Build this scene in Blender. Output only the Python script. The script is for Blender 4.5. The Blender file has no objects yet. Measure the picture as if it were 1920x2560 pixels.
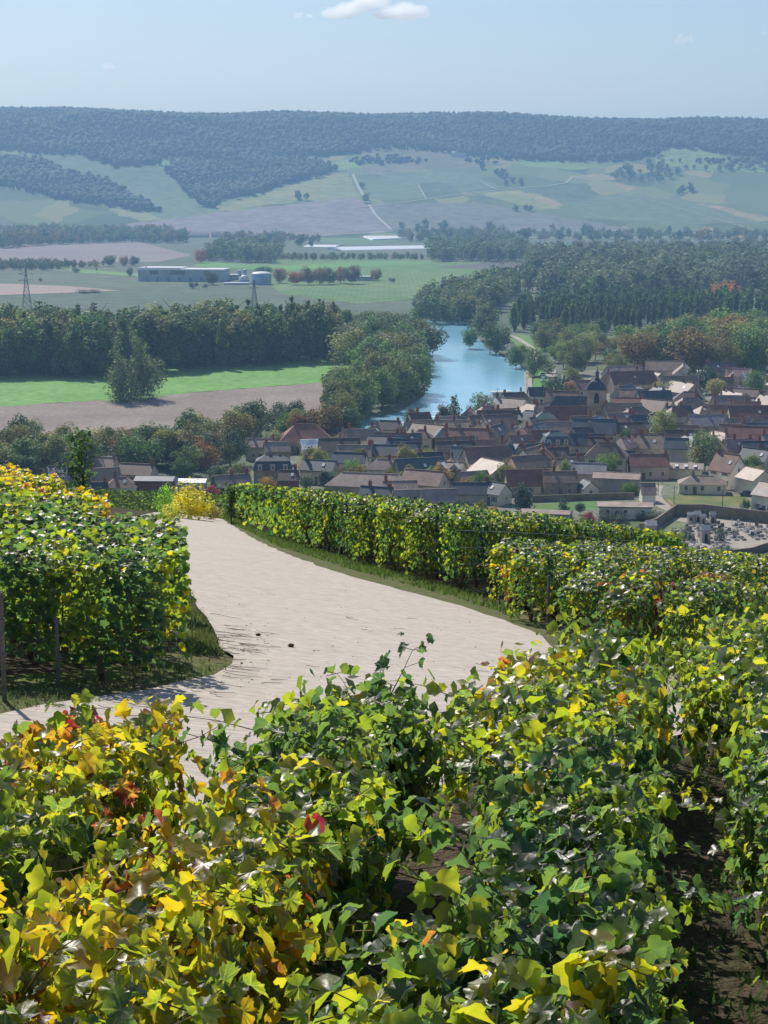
import bpy, math, random
import numpy as np
from mathutils import Vector, Matrix
sc = bpy.context.scene
COL = sc.collection
RAD = math.radians
# ------------------------------------------------------------------ camera
CAMZ, F, PITCH = 80.0, 4500.0, RAD(10.08)
cam_d = bpy.data.cameras.new('camera'); cam = bpy.data.objects.new('camera', cam_d); COL.objects.link(cam)
cam.location = (0, 0, CAMZ); cam.rotation_euler = (math.pi/2 - PITCH, 0, 0)
cam_d.sensor_fit = 'HORIZONTAL'; cam_d.sensor_width = 36.0; cam_d.lens = 36.0*F/1920.0
cam_d.clip_start = 0.1; cam_d.clip_end = 40000
sc.camera = cam
sc.render.resolution_x, sc.render.resolution_y = 768, 1024
# ------------------------------------------------------------------ sky, sun, exposure
SUN_EL, SUN_AZ = RAD(44), RAD(-24)
world = bpy.data.worlds.new('World'); sc.world = world; world.use_nodes = True
wn, wl = world.node_tree.nodes, world.node_tree.links
wn.clear()
sky = wn.new('ShaderNodeTexSky'); sky.sky_type = 'NISHITA'; sky.sun_disc = False
sky.sun_elevation = SUN_EL; sky.sun_rotation = SUN_AZ; sky.altitude = 150
sky.air_density = 1.0; sky.dust_density = 1.0; sky.ozone_density = 3.5
bg = wn.new('ShaderNodeBackground'); bg.inputs['Strength'].default_value = 0.1
wo = wn.new('ShaderNodeOutputWorld')
wl.new(sky.outputs[0], bg.inputs[0]); wl.new(bg.outputs[0], wo.inputs[0])
sun_d = bpy.data.lights.new('sun', 'SUN'); sun_d.energy = 5.0; sun_d.angle = RAD(0.53); sun_d.color = (1.0, 0.94, 0.84)
sun = bpy.data.objects.new('sun', sun_d); COL.objects.link(sun)
S = Vector((math.sin(SUN_AZ)*math.cos(SUN_EL), math.cos(SUN_AZ)*math.cos(SUN_EL), math.sin(SUN_EL)))
sun.rotation_euler = S.to_track_quat('Z', 'Y').to_euler(); sun.location = (0, 0, 400)
sc.view_settings.view_transform = 'Standard'; sc.view_settings.look = 'None'
sc.view_settings.exposure = 0.0; sc.view_settings.gamma = 1.0; sc.view_settings.use_curve_mapping = False
cy = sc.cycles
cy.max_bounces = 8; cy.diffuse_bounces = 3; cy.glossy_bounces = 2; cy.transmission_bounces = 4
cy.transparent_max_bounces = 6; cy.volume_bounces = 4; cy.use_denoising = True
cy.sample_clamp_indirect = 4.0; cy.caustics_reflective = False; cy.caustics_refractive = False
rng = np.random.default_rng(7); random.seed(7)

# ------------------------------------------------------------------ projection and terrain
CP, SP = math.cos(PITCH), math.sin(PITCH)
def ray(px, py):
    a = (px-960)/F; b = (1280-py)/F
    d = np.array((a, CP+b*SP, -SP+b*CP)); return d/d[1]
def project(x, y, z):
    z = z-CAMZ; f = y*CP - z*SP; u = y*SP + z*CP
    return 960+F*x/f, 1280-F*u/f
LY = np.array([-60, 0, 4, 9.5, 14, 29, 36, 66, 74, 90, 115, 138, 170, 200, 300, 400, 440, 480])
LZ = np.array([-1.0, -2.4, -2.95, -3.75, -4.3, -6.5, -7.6, -12.75, -14.3, -18.5, -23.3, -26.4, -30.2, -35.5, -54, -72, -78.5, -80])
RY = np.array([-60, 0, 4, 9.5, 14, 29, 36, 66, 74, 100, 170, 300, 380, 410, 480])
RZ = np.array([-1.0, -2.4, -2.95, -3.75, -4.3, -6.5, -7.6, -12.75, -14.4, -21, -38, -67, -79.4, -80, -80])
def smooth(t): t = np.clip(t, 0, 1); return t*t*(3-2*t)
def _interp(y, X, Z):
    # gently rounded piecewise profile
    w = np.clip(np.abs(y)*0.06, 0.3, 8)
    return (np.interp(y-w, X, Z) + 2*np.interp(y, X, Z) + np.interp(y+w, X, Z))/4
def near_h(x, y):
    x = np.asarray(x, float); y = np.asarray(y, float)
    s = smooth((x/np.maximum(y, 5)+0.075)/0.085)
    z = _interp(y, LY, LZ)*(1-s) + _interp(y, RY, RZ)*s
    w = np.interp(y, [-60, 6, 20, 80, 170, 450], [0.02, 0.05, 0.12, 0.12, 0.05, 0])
    z = CAMZ + z - w*40*np.tanh(x/40)
    return np.maximum(z, 0.0)
HY = np.array([3250, 3350, 3900, 4300, 4650, 4950, 5400, 7000])
HZ = np.array([0, 4, 84, 158, 232, 262, 278, 290])
def hill_h(x, y):
    x = np.asarray(x, float); y = np.asarray(y, float)
    z = (np.interp(y-60, HY, HZ)+np.interp(y, HY, HZ)*2+np.interp(y+60, HY, HZ))/4
    t = smooth((y-3350)/700)
    z = z + t*(7*np.sin(x/210+0.8)*np.sin(y/260) + 4*np.sin(x/90+y/170) - x*0.0135*smooth((y-3600)/1100) + 10*smooth((y-4300)/500))
    return np.maximum(z, 0)
def H(x, y):
    y = np.asarray(y, float)
    return np.where(y < 480, near_h(x, y), np.where(y < 3250, 0.0, hill_h(x, y)))
def at(px, py, z=0.0):
    """where the sight line through a point of the view meets the level z"""
    d = ray(px, py); t = (z-CAMZ)/d[2]
    return np.array((d[0]*t, d[1]*t, z))
_T = np.concatenate([np.arange(2, 120, 0.1), np.arange(120, 520, 0.5), np.arange(520, 3300, 4), np.arange(3300, 6500, 4)])
def hit(px, py):
    d = ray(px, py); X = d[0]*_T; Y = _T; Z = CAMZ+d[2]*_T
    h = H(X, Y); k = np.argmax(Z <= h)
    if not (Z <= h).any(): k = len(_T)-1
    return np.array((X[k], Y[k], h[k]))
def mpp(y): return y/CP/F*1.0      # metres per photo pixel at ground distance y (close enough)

# ------------------------------------------------------------------ mesh helpers
def tag(o, label=None, cat=None, group=None, kind=None):
    if label: o['label'] = label
    if cat: o['category'] = cat
    if group: o['group'] = group
    if kind: o['kind'] = kind
    return o
def mesh_np(name, V, T, mat, r=None, smooth_=False, midx=None):
    """V (n,3), T (m,3 or m,4)"""
    V = np.asarray(V, np.float32); T = np.asarray(T, np.int32); k = T.shape[1]
    me = bpy.data.meshes.new(name)
    me.vertices.add(len(V)); me.vertices.foreach_set('co', V.ravel())
    me.loops.add(T.size); me.loops.foreach_set('vertex_index', T.ravel())
    me.polygons.add(len(T)); me.polygons.foreach_set('loop_start', np.arange(0, T.size, k, dtype=np.int32))
    me.polygons.foreach_set('loop_total', np.full(len(T), k, np.int32))
    if smooth_: me.polygons.foreach_set('use_smooth', np.ones(len(T), bool))
    for m in (mat if isinstance(mat, (list, tuple)) else [mat]): me.materials.append(m)
    if midx is not None: me.polygons.foreach_set('material_index', np.asarray(midx, np.int32))
    if r is not None:
        a = me.attributes.new('r', 'FLOAT', 'POINT'); a.data.foreach_set('value', np.asarray(r, np.float32))
    me.update(calc_edges=True)
    return me
def link(name, me, parent=None, loc=None, rot=None):
    o = bpy.data.objects.new(name, me); COL.objects.link(o)
    if parent is not None: o.parent = parent
    if loc is not None: o.location = loc
    if rot is not None: o.rotation_euler = rot
    return o
def empty(name, loc, rz=0): 
    o = link(name, None, None, loc, (0, 0, rz)); o.empty_display_size = 0.5; return o
class MB:
    def __init__(s): s.v = []; s.f = []; s.m = []
    def face(s, pts, m=0):
        k = len(s.v); s.v += [tuple(p) for p in pts]; s.f.append(tuple(range(k, k+len(pts)))); s.m.append(m)
    def box(s, x0, x1, y0, y1, z0, z1, m=0, M=None):
        k = len(s.v); P = [(x, y, z) for z in (z0, z1) for x, y in ((x0, y0), (x1, y0), (x1, y1), (x0, y1))]
        if M is not None: P = [tuple(M @ Vector(p)) for p in P]
        s.v += P
        for q in ((3, 2, 1, 0), (4, 5, 6, 7), (0, 1, 5, 4), (1, 2, 6, 5), (2, 3, 7, 6), (3, 0, 4, 7)):
            s.f.append(tuple(k+i for i in q)); s.m.append(m)
    def tube(s, pts, rad, n=6, m=0):
        pts = [Vector(p) for p in pts]; k0 = len(s.v)
        for i, p in enumerate(pts):
            t = (pts[min(i+1, len(pts)-1)]-pts[max(i-1, 0)]).normalized()
            a = t.cross(Vector((0, 0, 1))) 
            if a.length < 0.05: a = t.cross(Vector((1, 0, 0)))
            a.normalize(); b = t.cross(a)
            r = rad[i] if isinstance(rad, (list, tuple)) else rad
            for j in range(n):
                c = math.cos(2*math.pi*j/n)*r; d = math.sin(2*math.pi*j/n)*r
                s.v.append(tuple(p+a*c+b*d))
        for i in range(len(pts)-1):
            for j in range(n):
                a0 = k0+i*n+j; a1 = k0+i*n+(j+1) % n
                s.f.append((a0, a1, a1+n, a0+n)); s.m.append(m)
        s.f.append(tuple(k0+(len(pts)-1)*n+j for j in range(n))); s.m.append(m)
    def lathe(s, prof, n=16, m=0, c=(0, 0, 0), ph=0.0):
        k0 = len(s.v)
        for r, z in prof:
            for j in range(n):
                a = 2*math.pi*j/n+ph; s.v.append((c[0]+r*math.cos(a), c[1]+r*math.sin(a), c[2]+z))
        for i in range(len(prof)-1):
            for j in range(n):
                a0 = k0+i*n+j; a1 = k0+i*n+(j+1) % n
                s.f.append((a0, a1, a1+n, a0+n)); s.m.append(m)
    def mesh(s, name, mats):
        me = bpy.data.meshes.new(name); me.from_pydata(s.v, [], s.f)
        for m in (mats if isinstance(mats, (list, tuple)) else [mats]): me.materials.append(m)
        me.polygons.foreach_set('material_index', s.m); me.update(); return me
    def build(s, name, mats, parent=None, loc=None, rz=None):
        return link(name, s.mesh(name, mats), parent, loc, None if rz is None else (0, 0, rz))
def inpoly(px, py, poly):
    px = np.asarray(px, float); py = np.asarray(py, float); c = np.zeros(px.shape, bool)
    n = len(poly)
    for i in range(n):
        x1, y1 = poly[i][:2]; x2, y2 = poly[(i+1) % n][:2]
        if y1 == y2: continue
        k = ((y1 > py) != (y2 > py)) & (px < (x2-x1)*(py-y1)/(y2-y1)+x1); c ^= k
    return c
def scatter(poly, spacing, r=rng, cap=100000):
    """points at least a little apart inside a ground polygon"""
    P = np.array([p[:2] for p in poly]); x0, y0 = P.min(0); x1, y1 = P.max(0)
    gx = np.arange(x0, x1+spacing, spacing); gy = np.arange(y0, y1+spacing, spacing*0.87)
    X, Y = np.meshgrid(gx, gy); X = X + (np.arange(len(gy)) % 2)[:, None]*spacing/2
    X = X + r.uniform(-.33, .33, X.shape)*spacing; Y = Y + r.uniform(-.33, .33, Y.shape)*spacing
    X = X.ravel(); Y = Y.ravel(); k = inpoly(X, Y, P); return list(zip(X[k], Y[k]))[:cap]

# ------------------------------------------------------------------ materials
def new_mat(name):
    m = bpy.data.materials.new(name); m.use_nodes = True; n = m.node_tree.nodes; n.clear()
    return m, n, m.node_tree.links
def N(n, t, **k):
    x = n.new(t)
    for a, b in k.items(): setattr(x, a, b)
    return x
def pmat(name, c1, c2=None, scale=1.0, rough=0.85, bump=0.0, spec=0.3, detail=6, stretch=None, metal=0.0, coords='Object', tint=False, scale2=None):
    """surface with two tones mixed by noise, optional bump, optional tint by the object's own colour"""
    m, n, l = new_mat(name); out = N(n, 'ShaderNodeOutputMaterial'); b = N(n, 'ShaderNodeBsdfPrincipled')
    b.inputs['Roughness'].default_value = rough; b.inputs['Specular IOR Level'].default_value = spec; b.inputs['Metallic'].default_value = metal
    l.new(b.outputs[0], out.inputs[0])
    tc = N(n, 'ShaderNodeTexCoord'); mp = N(n, 'ShaderNodeMapping'); l.new(tc.outputs[coords], mp.inputs[0])
    if stretch: mp.inputs['Scale'].default_value = stretch
    no = N(n, 'ShaderNodeTexNoise'); no.inputs['Scale'].default_value = scale; no.inputs['Detail'].default_value = detail; no.inputs['Roughness'].default_value = 0.65
    l.new(mp.outputs[0], no.inputs[0])
    c2 = c2 or tuple(x*0.7 for x in c1)
    mx = N(n, 'ShaderNodeMix', data_type='RGBA'); mx.inputs[6].default_value = (*c1, 1); mx.inputs[7].default_value = (*c2, 1)
    cr = N(n, 'ShaderNodeMapRange'); cr.inputs[1].default_value = 0.35; cr.inputs[2].default_value = 0.65
    l.new(no.outputs[0], cr.inputs[0]); l.new(cr.outputs[0], mx.inputs[0]); colr = mx.outputs[2]
    if scale2:
        n2 = N(n, 'ShaderNodeTexNoise'); n2.inputs['Scale'].default_value = scale2; n2.inputs['Detail'].default_value = 3; l.new(mp.outputs[0], n2.inputs[0])
        mr = N(n, 'ShaderNodeMapRange'); mr.inputs[1].default_value = .3; mr.inputs[2].default_value = .7; mr.inputs[3].default_value = .72; mr.inputs[4].default_value = 1.25; l.new(n2.outputs[0], mr.inputs[0])
        v = N(n, 'ShaderNodeVectorMath', operation='SCALE'); l.new(colr, v.inputs[0]); l.new(mr.outputs[0], v.inputs['Scale']); colr = v.outputs[0]
    if tint:
        oi = N(n, 'ShaderNodeObjectInfo'); v = N(n, 'ShaderNodeVectorMath', operation='MULTIPLY'); l.new(colr, v.inputs[0]); l.new(oi.outputs['Color'], v.inputs[1]); colr = v.outputs[0]
    l.new(colr, b.inputs['Base Color'])
    if bump:
        bp = N(n, 'ShaderNodeBump'); bp.inputs['Strength'].default_value = bump; bp.inputs['Distance'].default_value = 1.0/scale; l.new(no.outputs[0], bp.inputs['Height']); l.new(bp.outputs[0], b.inputs['Normal'])
    return m
def foliage_mat(name, trans=0.34, rough=0.6, lo=0.55, hi=1.95):
    """crown leaves: the tree's own colour (object colour) times a per-leaf tone"""
    m, n, l = new_mat(name); out = N(n, 'ShaderNodeOutputMaterial')
    oi = N(n, 'ShaderNodeObjectInfo'); at_ = N(n, 'ShaderNodeAttribute', attribute_name='r')
    mr = N(n, 'ShaderNodeMapRange'); mr.inputs[3].default_value = lo; mr.inputs[4].default_value = hi; l.new(at_.outputs['Fac'], mr.inputs[0])
    v = N(n, 'ShaderNodeVectorMath', operation='SCALE'); l.new(oi.outputs['Color'], v.inputs[0]); l.new(mr.outputs[0], v.inputs['Scale'])
    b = N(n, 'ShaderNodeBsdfPrincipled'); b.inputs['Roughness'].default_value = rough; b.inputs['Specular IOR Level'].default_value = 0.25
    t = N(n, 'ShaderNodeBsdfTranslucent'); h = N(n, 'ShaderNodeHueSaturation'); h.inputs['Value'].default_value = 1.5; h.inputs['Saturation'].default_value = 1.1
    l.new(v.outputs[0], b.inputs['Base Color']); l.new(v.outputs[0], h.inputs['Color']); l.new(h.outputs[0], t.inputs[0])
    mx = N(n, 'ShaderNodeMixShader'); mx.inputs[0].default_value = trans
    l.new(b.outputs[0], mx.inputs[1]); l.new(t.outputs[0], mx.inputs[2]); l.new(mx.outputs[0], out.inputs[0])
    return m
def vine_mat(name, rough=.4, spec=.8, veins=False):
    """vine leaf: object colour R sets how far autumn has gone, attribute r varies it leaf by leaf; G is a brightness"""
    m, n, l = new_mat(name); out = N(n, 'ShaderNodeOutputMaterial')
    oi = N(n, 'ShaderNodeObjectInfo'); sp = N(n, 'ShaderNodeSeparateColor'); l.new(oi.outputs['Color'], sp.inputs[0])
    a = N(n, 'ShaderNodeAttribute', attribute_name='r'); tc = N(n, 'ShaderNodeTexCoord')
    no = N(n, 'ShaderNodeTexNoise'); no.inputs['Scale'].default_value = 14.0; no.inputs['Detail'].default_value = 3; l.new(tc.outputs['Object'], no.inputs[0])
    m1 = N(n, 'ShaderNodeMath', operation='ADD'); l.new(sp.outputs[0], m1.inputs[0]); l.new(a.outputs['Fac'], m1.inputs[1])
    m2 = N(n, 'ShaderNodeMath', operation='MULTIPLY_ADD'); m2.inputs[1].default_value = 0.34; m2.inputs[2].default_value = -0.67
    l.new(no.outputs[0], m2.inputs[0]); m3 = N(n, 'ShaderNodeMath', operation='ADD'); l.new(m1.outputs[0], m3.inputs[0]); l.new(m2.outputs[0], m3.inputs[1])
    tout = m3.outputs[0]
    if veins:      # a single leaf in its own unit frame: rim turns first, pale ribs run from the stalk
        no.inputs['Scale'].default_value = 3.2; no.inputs['Detail'].default_value = 6
        sx = N(n, 'ShaderNodeSeparateXYZ'); l.new(tc.outputs['Object'], sx.inputs[0])
        def MA(op, a, b=None, c=None):
            q = N(n, 'ShaderNodeMath', operation=op)
            for i, v_ in enumerate((a, b, c)):
                if v_ is None: continue
                if isinstance(v_, (int, float)): q.inputs[i].default_value = v_
                else: l.new(v_, q.inputs[i])
            return q.outputs[0]
        rr_ = MA('SQRT', MA('ADD', MA('MULTIPLY', sx.outputs[0], sx.outputs[0]), MA('MULTIPLY', sx.outputs[1], sx.outputs[1])))
        ay = MA('ABSOLUTE', sx.outputs[1]); dmin = ay
        for ang_ in (50, 108):
            ca, sa = math.cos(math.radians(ang_)), math.sin(math.radians(ang_))
            dmin = MA('MINIMUM', dmin, MA('ABSOLUTE', MA('SUBTRACT', MA('MULTIPLY', ay, ca), MA('MULTIPLY', sx.outputs[0], sa))))
        side = MA('ABSOLUTE', MA('SUBTRACT', MA('FRACT', MA('MULTIPLY', MA('SUBTRACT', rr_, MA('MULTIPLY', dmin, .8)), 6.5)), .5))
        vein = MA('ADD', MA('LESS_THAN', dmin, .022), MA('MULTIPLY', MA('LESS_THAN', side, .06), .5))
        tout = MA('ADD', tout, MA('MULTIPLY', MA('SUBTRACT', rr_, .62), .22))
    cr = N(n, 'ShaderNodeValToRGB'); l.new(tout, cr.inputs[0]); e = cr.color_ramp.elements
    stops = [(0.0, (.022, .052, .024)), (.25, (.045, .082, .024)), (.45, (.10, .14, .021)), (.6, (.20, .195, .028)), (.72, (.24, .185, .03)), (.82, (.15, .068, .028)), (.92, (.11, .022, .02)), (1, (.08, .025, .025))]
    e[0].position = 0; e[0].color = (*stops[0][1], 1); e[1].position = 1; e[1].color = (*stops[-1][1], 1)
    for p, c in stops[1:-1]: x = e.new(p); x.color = (*c, 1)
    v = N(n, 'ShaderNodeVectorMath', operation='SCALE'); l.new(cr.outputs[0], v.inputs[0]); l.new(sp.outputs[1], v.inputs['Scale'])
    if veins:
        vx = N(n, 'ShaderNodeMix', data_type='RGBA'); l.new(MA('MULTIPLY', vein, .45), vx.inputs[0]); l.new(v.outputs[0], vx.inputs[6]); vx.inputs[7].default_value = (.20, .22, .07, 1)
        v2 = N(n, 'ShaderNodeVectorMath', operation='SCALE'); v2.inputs['Scale'].default_value = 1.0; l.new(vx.outputs[2], v2.inputs[0]); v = v2
    b = N(n, 'ShaderNodeBsdfPrincipled'); b.inputs['Roughness'].default_value = rough; b.inputs['Specular IOR Level'].default_value = spec
    dk = N(n, 'ShaderNodeVectorMath', operation='SCALE'); dk.inputs['Scale'].default_value = .62; l.new(v.outputs[0], dk.inputs[0]); l.new(dk.outputs[0], b.inputs['Base Color'])
    h = N(n, 'ShaderNodeHueSaturation'); h.inputs['Value'].default_value = 5.4; h.inputs['Saturation'].default_value = 1.12; h.inputs['Hue'].default_value = 0.482; l.new(v.outputs[0], h.inputs['Color'])
    t = N(n, 'ShaderNodeBsdfTranslucent'); l.new(h.outputs[0], t.inputs[0])
    wv = N(n, 'ShaderNodeBump'); wv.inputs['Strength'].default_value = 0.25 if veins else 0.5; wv.inputs['Distance'].default_value = 0.012; l.new(no.outputs[0], wv.inputs['Height']); l.new(wv.outputs[0], b.inputs['Normal'])
    mx = N(n, 'ShaderNodeMixShader'); mx.inputs[0].default_value = 0.5
    l.new(b.outputs[0], mx.inputs[1]); l.new(t.outputs[0], mx.inputs[2]); l.new(mx.outputs[0], out.inputs[0])
    return m
def field_mat(name, c1, c2, rows=None, scale=0.02, row_amt=0.25, ang=0.0, fine=0.4):
    """crop field: broad tone changes plus drilled rows"""
    m, n, l = new_mat(name); out = N(n, 'ShaderNodeOutputMaterial'); b = N(n, 'ShaderNodeBsdfPrincipled')
    b.inputs['Roughness'].default_value = 0.95; b.inputs['Specular IOR Level'].default_value = 0.1; l.new(b.outputs[0], out.inputs[0])
    g = N(n, 'ShaderNodeNewGeometry'); mp = N(n, 'ShaderNodeMapping'); mp.inputs['Rotation'].default_value = (0, 0, ang); l.new(g.outputs['Position'], mp.inputs[0])
    no = N(n, 'ShaderNodeTexNoise'); no.inputs['Scale'].default_value = scale; no.inputs['Detail'].default_value = 5; l.new(mp.outputs[0], no.inputs[0])
    mr = N(n, 'ShaderNodeMapRange'); mr.inputs[1].default_value = .38; mr.inputs[2].default_value = .62; l.new(no.outputs[0], mr.inputs[0])
    mx = N(n, 'ShaderNodeMix', data_type='RGBA'); mx.inputs[6].default_value = (*c1, 1); mx.inputs[7].default_value = (*c2, 1); l.new(mr.outputs[0], mx.inputs[0])
    n2 = N(n, 'ShaderNodeTexNoise'); n2.inputs['Scale'].default_value = fine; n2.inputs['Detail'].default_value = 4; l.new(mp.outputs[0], n2.inputs[0])
    k = N(n, 'ShaderNodeMapRange'); k.inputs[1].default_value = .3; k.inputs[2].default_value = .7; k.inputs[3].default_value = .8; k.inputs[4].default_value = 1.2; l.new(n2.outputs[0], k.inputs[0])
    fac = k.outputs[0]
    if rows:
        w = N(n, 'ShaderNodeTexWave'); w.inputs['Scale'].default_value = 1.0/rows; w.inputs['Distortion'].default_value = 1.2; w.inputs['Detail'].default_value = 2; w.inputs['Detail Scale'].default_value = 1.0
        l.new(mp.outputs[0], w.inputs[0]); k2 = N(n, 'ShaderNodeMapRange'); k2.inputs[3].default_value = 1-row_amt; k2.inputs[4].default_value = 1+row_amt; l.new(w.outputs[1], k2.inputs[0])
        mm = N(n, 'ShaderNodeMath', operation='MULTIPLY'); l.new(fac, mm.inputs[0]); l.new(k2.outputs[0], mm.inputs[1]); fac = mm.outputs[0]
    v = N(n, 'ShaderNodeVectorMath', operation='SCALE'); l.new(mx.outputs[2], v.inputs[0]); l.new(fac, v.inputs['Scale']); l.new(v.outputs[0], b.inputs['Base Color'])
    return m
M = {}
M['road'] = pmat('concrete_road', (.50, .44, .385), (.455, .40, .345), 2.2, 0.9, 0.08, stretch=(0.22, 1.3, 1), coords='Object', scale2=26)
M['verge'] = pmat('verge_grass', (.085, .13, .035), (.15, .13, .07), 1.6, 0.95, 0.3, spec=.1, scale2=14)
M['soil'] = pmat('vineyard_soil', (.085, .06, .045), (.055, .06, .028), 1.1, 0.95, 0.6, spec=.1, scale2=12)
M['slope'] = pmat('slope_ground', (.09, .12, .045), (.13, .12, .07), 0.08, 0.95, 0, spec=.1, scale2=1.2)
M['bark'] = pmat('bark', (.12, .09, .07), (.05, .04, .03), 6, 0.9, 0.5, spec=.1)
M['rust'] = pmat('rusty_steel', (.13, .05, .03), (.06, .03, .025), 25, 0.8, 0.2)
M['postgrey'] = pmat('grey_post', (.22, .20, .18), (.13, .12, .11), 14, 0.7, 0.2)
M['stone'] = pmat('limestone', (.42, .36, .29), (.30, .26, .22), 0.7, 0.9, 0.1, tint=True, scale2=.25)
M['render'] = pmat('render_wall', (.62, .57, .49), (.53, .48, .41), 0.5, 0.9, 0.05, tint=True, scale2=.2)
def tile_mat(name):
    m, n, l = new_mat(name); out = N(n, 'ShaderNodeOutputMaterial'); b = N(n, 'ShaderNodeBsdfPrincipled'); l.new(b.outputs[0], out.inputs[0])
    b.inputs['Roughness'].default_value = 0.55; b.inputs['Specular IOR Level'].default_value = 0.35
    oi = N(n, 'ShaderNodeObjectInfo'); tc = N(n, 'ShaderNodeTexCoord')
    a = N(n, 'ShaderNodeTexNoise'); a.inputs['Scale'].default_value = 0.35; a.inputs['Detail'].default_value = 4; l.new(tc.outputs['Object'], a.inputs[0])
    c = N(n, 'ShaderNodeTexNoise'); c.inputs['Scale'].default_value = 3.2; c.inputs['Detail'].default_value = 2; l.new(tc.outputs['Object'], c.inputs[0])
    s = N(n, 'ShaderNodeMath', operation='ADD'); l.new(a.outputs[0], s.inputs[0]); l.new(c.outputs[0], s.inputs[1])
    mr = N(n, 'ShaderNodeMapRange'); mr.inputs[1].default_value = .7; mr.inputs[2].default_value = 1.3; mr.inputs[3].default_value = .62; mr.inputs[4].default_value = 1.4; l.new(s.outputs[0], mr.inputs[0])
    v = N(n, 'ShaderNodeVectorMath', operation='SCALE'); l.new(oi.outputs['Color'], v.inputs[0]); l.new(mr.outputs[0], v.inputs['Scale']); l.new(v.outputs[0], b.inputs['Base Color'])
    return m
M['tile'] = tile_mat('roof_tile')
M['trim'] = pmat('white_trim', (.74, .73, .70), (.66, .65, .62), 2, 0.5)
M['glass'] = pmat('window_glass', (.03, .035, .045), (.02, .022, .03), 1, 0.12, spec=.6)
M['shutter'] = pmat('shutter_paint', (.30, .29, .27), (.24, .23, .22), 4, 0.6, tint=True)
M['brick'] = pmat('brick', (.33, .13, .075), (.22, .09, .06), 2.5, 0.9, 0.1)
M['metal'] = pmat('galvanised', (.35, .37, .38), (.26, .28, .29), 1.5, 0.4, metal=.5)
M['pylon'] = pmat('pylon_steel', (.20, .22, .23), (.16, .18, .19), 1, 0.6, metal=.3)
M['white'] = pmat('white_sheet', (.80, .80, .78), (.70, .70, .69), .3, 0.35, spec=.5)
M['bluewhite'] = pmat('pale_cladding', (.45, .52, .58), (.34, .39, .44), .12, 0.5, tint=True)
M['grave'] = pmat('grave_stone', (.42, .40, .38), (.30, .28, .27), 2.0, 0.35, spec=.6, tint=True)
M['gravel'] = pmat('cemetery_gravel', (.42, .37, .31), (.33, .29, .25), .6, 0.95)
M['paint'] = pmat('car_paint', (.7, .7, .7), (.66, .66, .66), .5, 0.25, spec=.6, tint=True)
M['rubber'] = pmat('rubber', (.03, .03, .03), (.02, .02, .02), 3, 0.8)
M['leafmass'] = foliage_mat('tree_foliage')
M['woodmass'] = foliage_mat('forest_canopy', 0.2, 0.8, .6, 1.4)
M['vine'] = vine_mat('vine_leaf'); M['vineleaf'] = vine_mat('vine_leaf_single', .42, .7, True); M['vinefar'] = vine_mat('far_vine_leaf', .75, .15)
M['cane'] = pmat('vine_cane', (.20, .13, .06), (.13, .10, .045), 30, 0.7)
M['grass'] = foliage_mat('grass_blades', 0.35, 0.6, .6, 1.5)
M['debris'] = pmat('dry_litter', (.13, .085, .055), (.07, .05, .035), 20, 0.9)
# ------------------------------------------------------------------ ground
def grid_mesh(xs, ys, hf, uv=True):
    """xs: lateral ratio list times distance, ys distances"""
    Y = np.repeat(ys[:, None], len(xs), 1); X = xs[None, :]*np.maximum(Y, 12) if uv else np.repeat(xs[None, :], len(ys), 0)
    Z = hf(X, Y); V = np.stack([X, Y, Z], -1).reshape(-1, 3); n = len(xs)
    i, j = np.meshgrid(np.arange(len(ys)-1), np.arange(n-1), indexing='ij'); a = (i*n+j).ravel()
    return V, np.stack([a, a+1, a+1+n, a+n], 1)
xs = np.concatenate([[-60, -20, -8, -3, -1.2], np.linspace(-.6, .6, 161), [1.2, 3, 8, 20, 60]])
ys = np.concatenate([np.linspace(-60, 0, 12), np.arange(.5, 80, .5), np.arange(80, 480.1, 4)])
V, Q = grid_mesh(xs, ys, near_h)
V[np.abs(V[:, 1]-480) < .2, 2] = 0
tag(link('hillside_ground', mesh_np('hillside_ground', V, Q, M['slope'], smooth_=True)), kind='structure')
plain = field_mat('plain_grass', (.115, .15, .10), (.15, .175, .125), rows=9, scale=.004, row_amt=.06, fine=.05, ang=.2)
mb = MB()
for a, b in ((480, 1200), (1200, 3250)): mb.face([(-6000, a, 0), (6000, a, 0), (6000, b, 0), (-6000, b, 0)])
tag(mb.build('valley_floor', plain), kind='structure')
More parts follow.
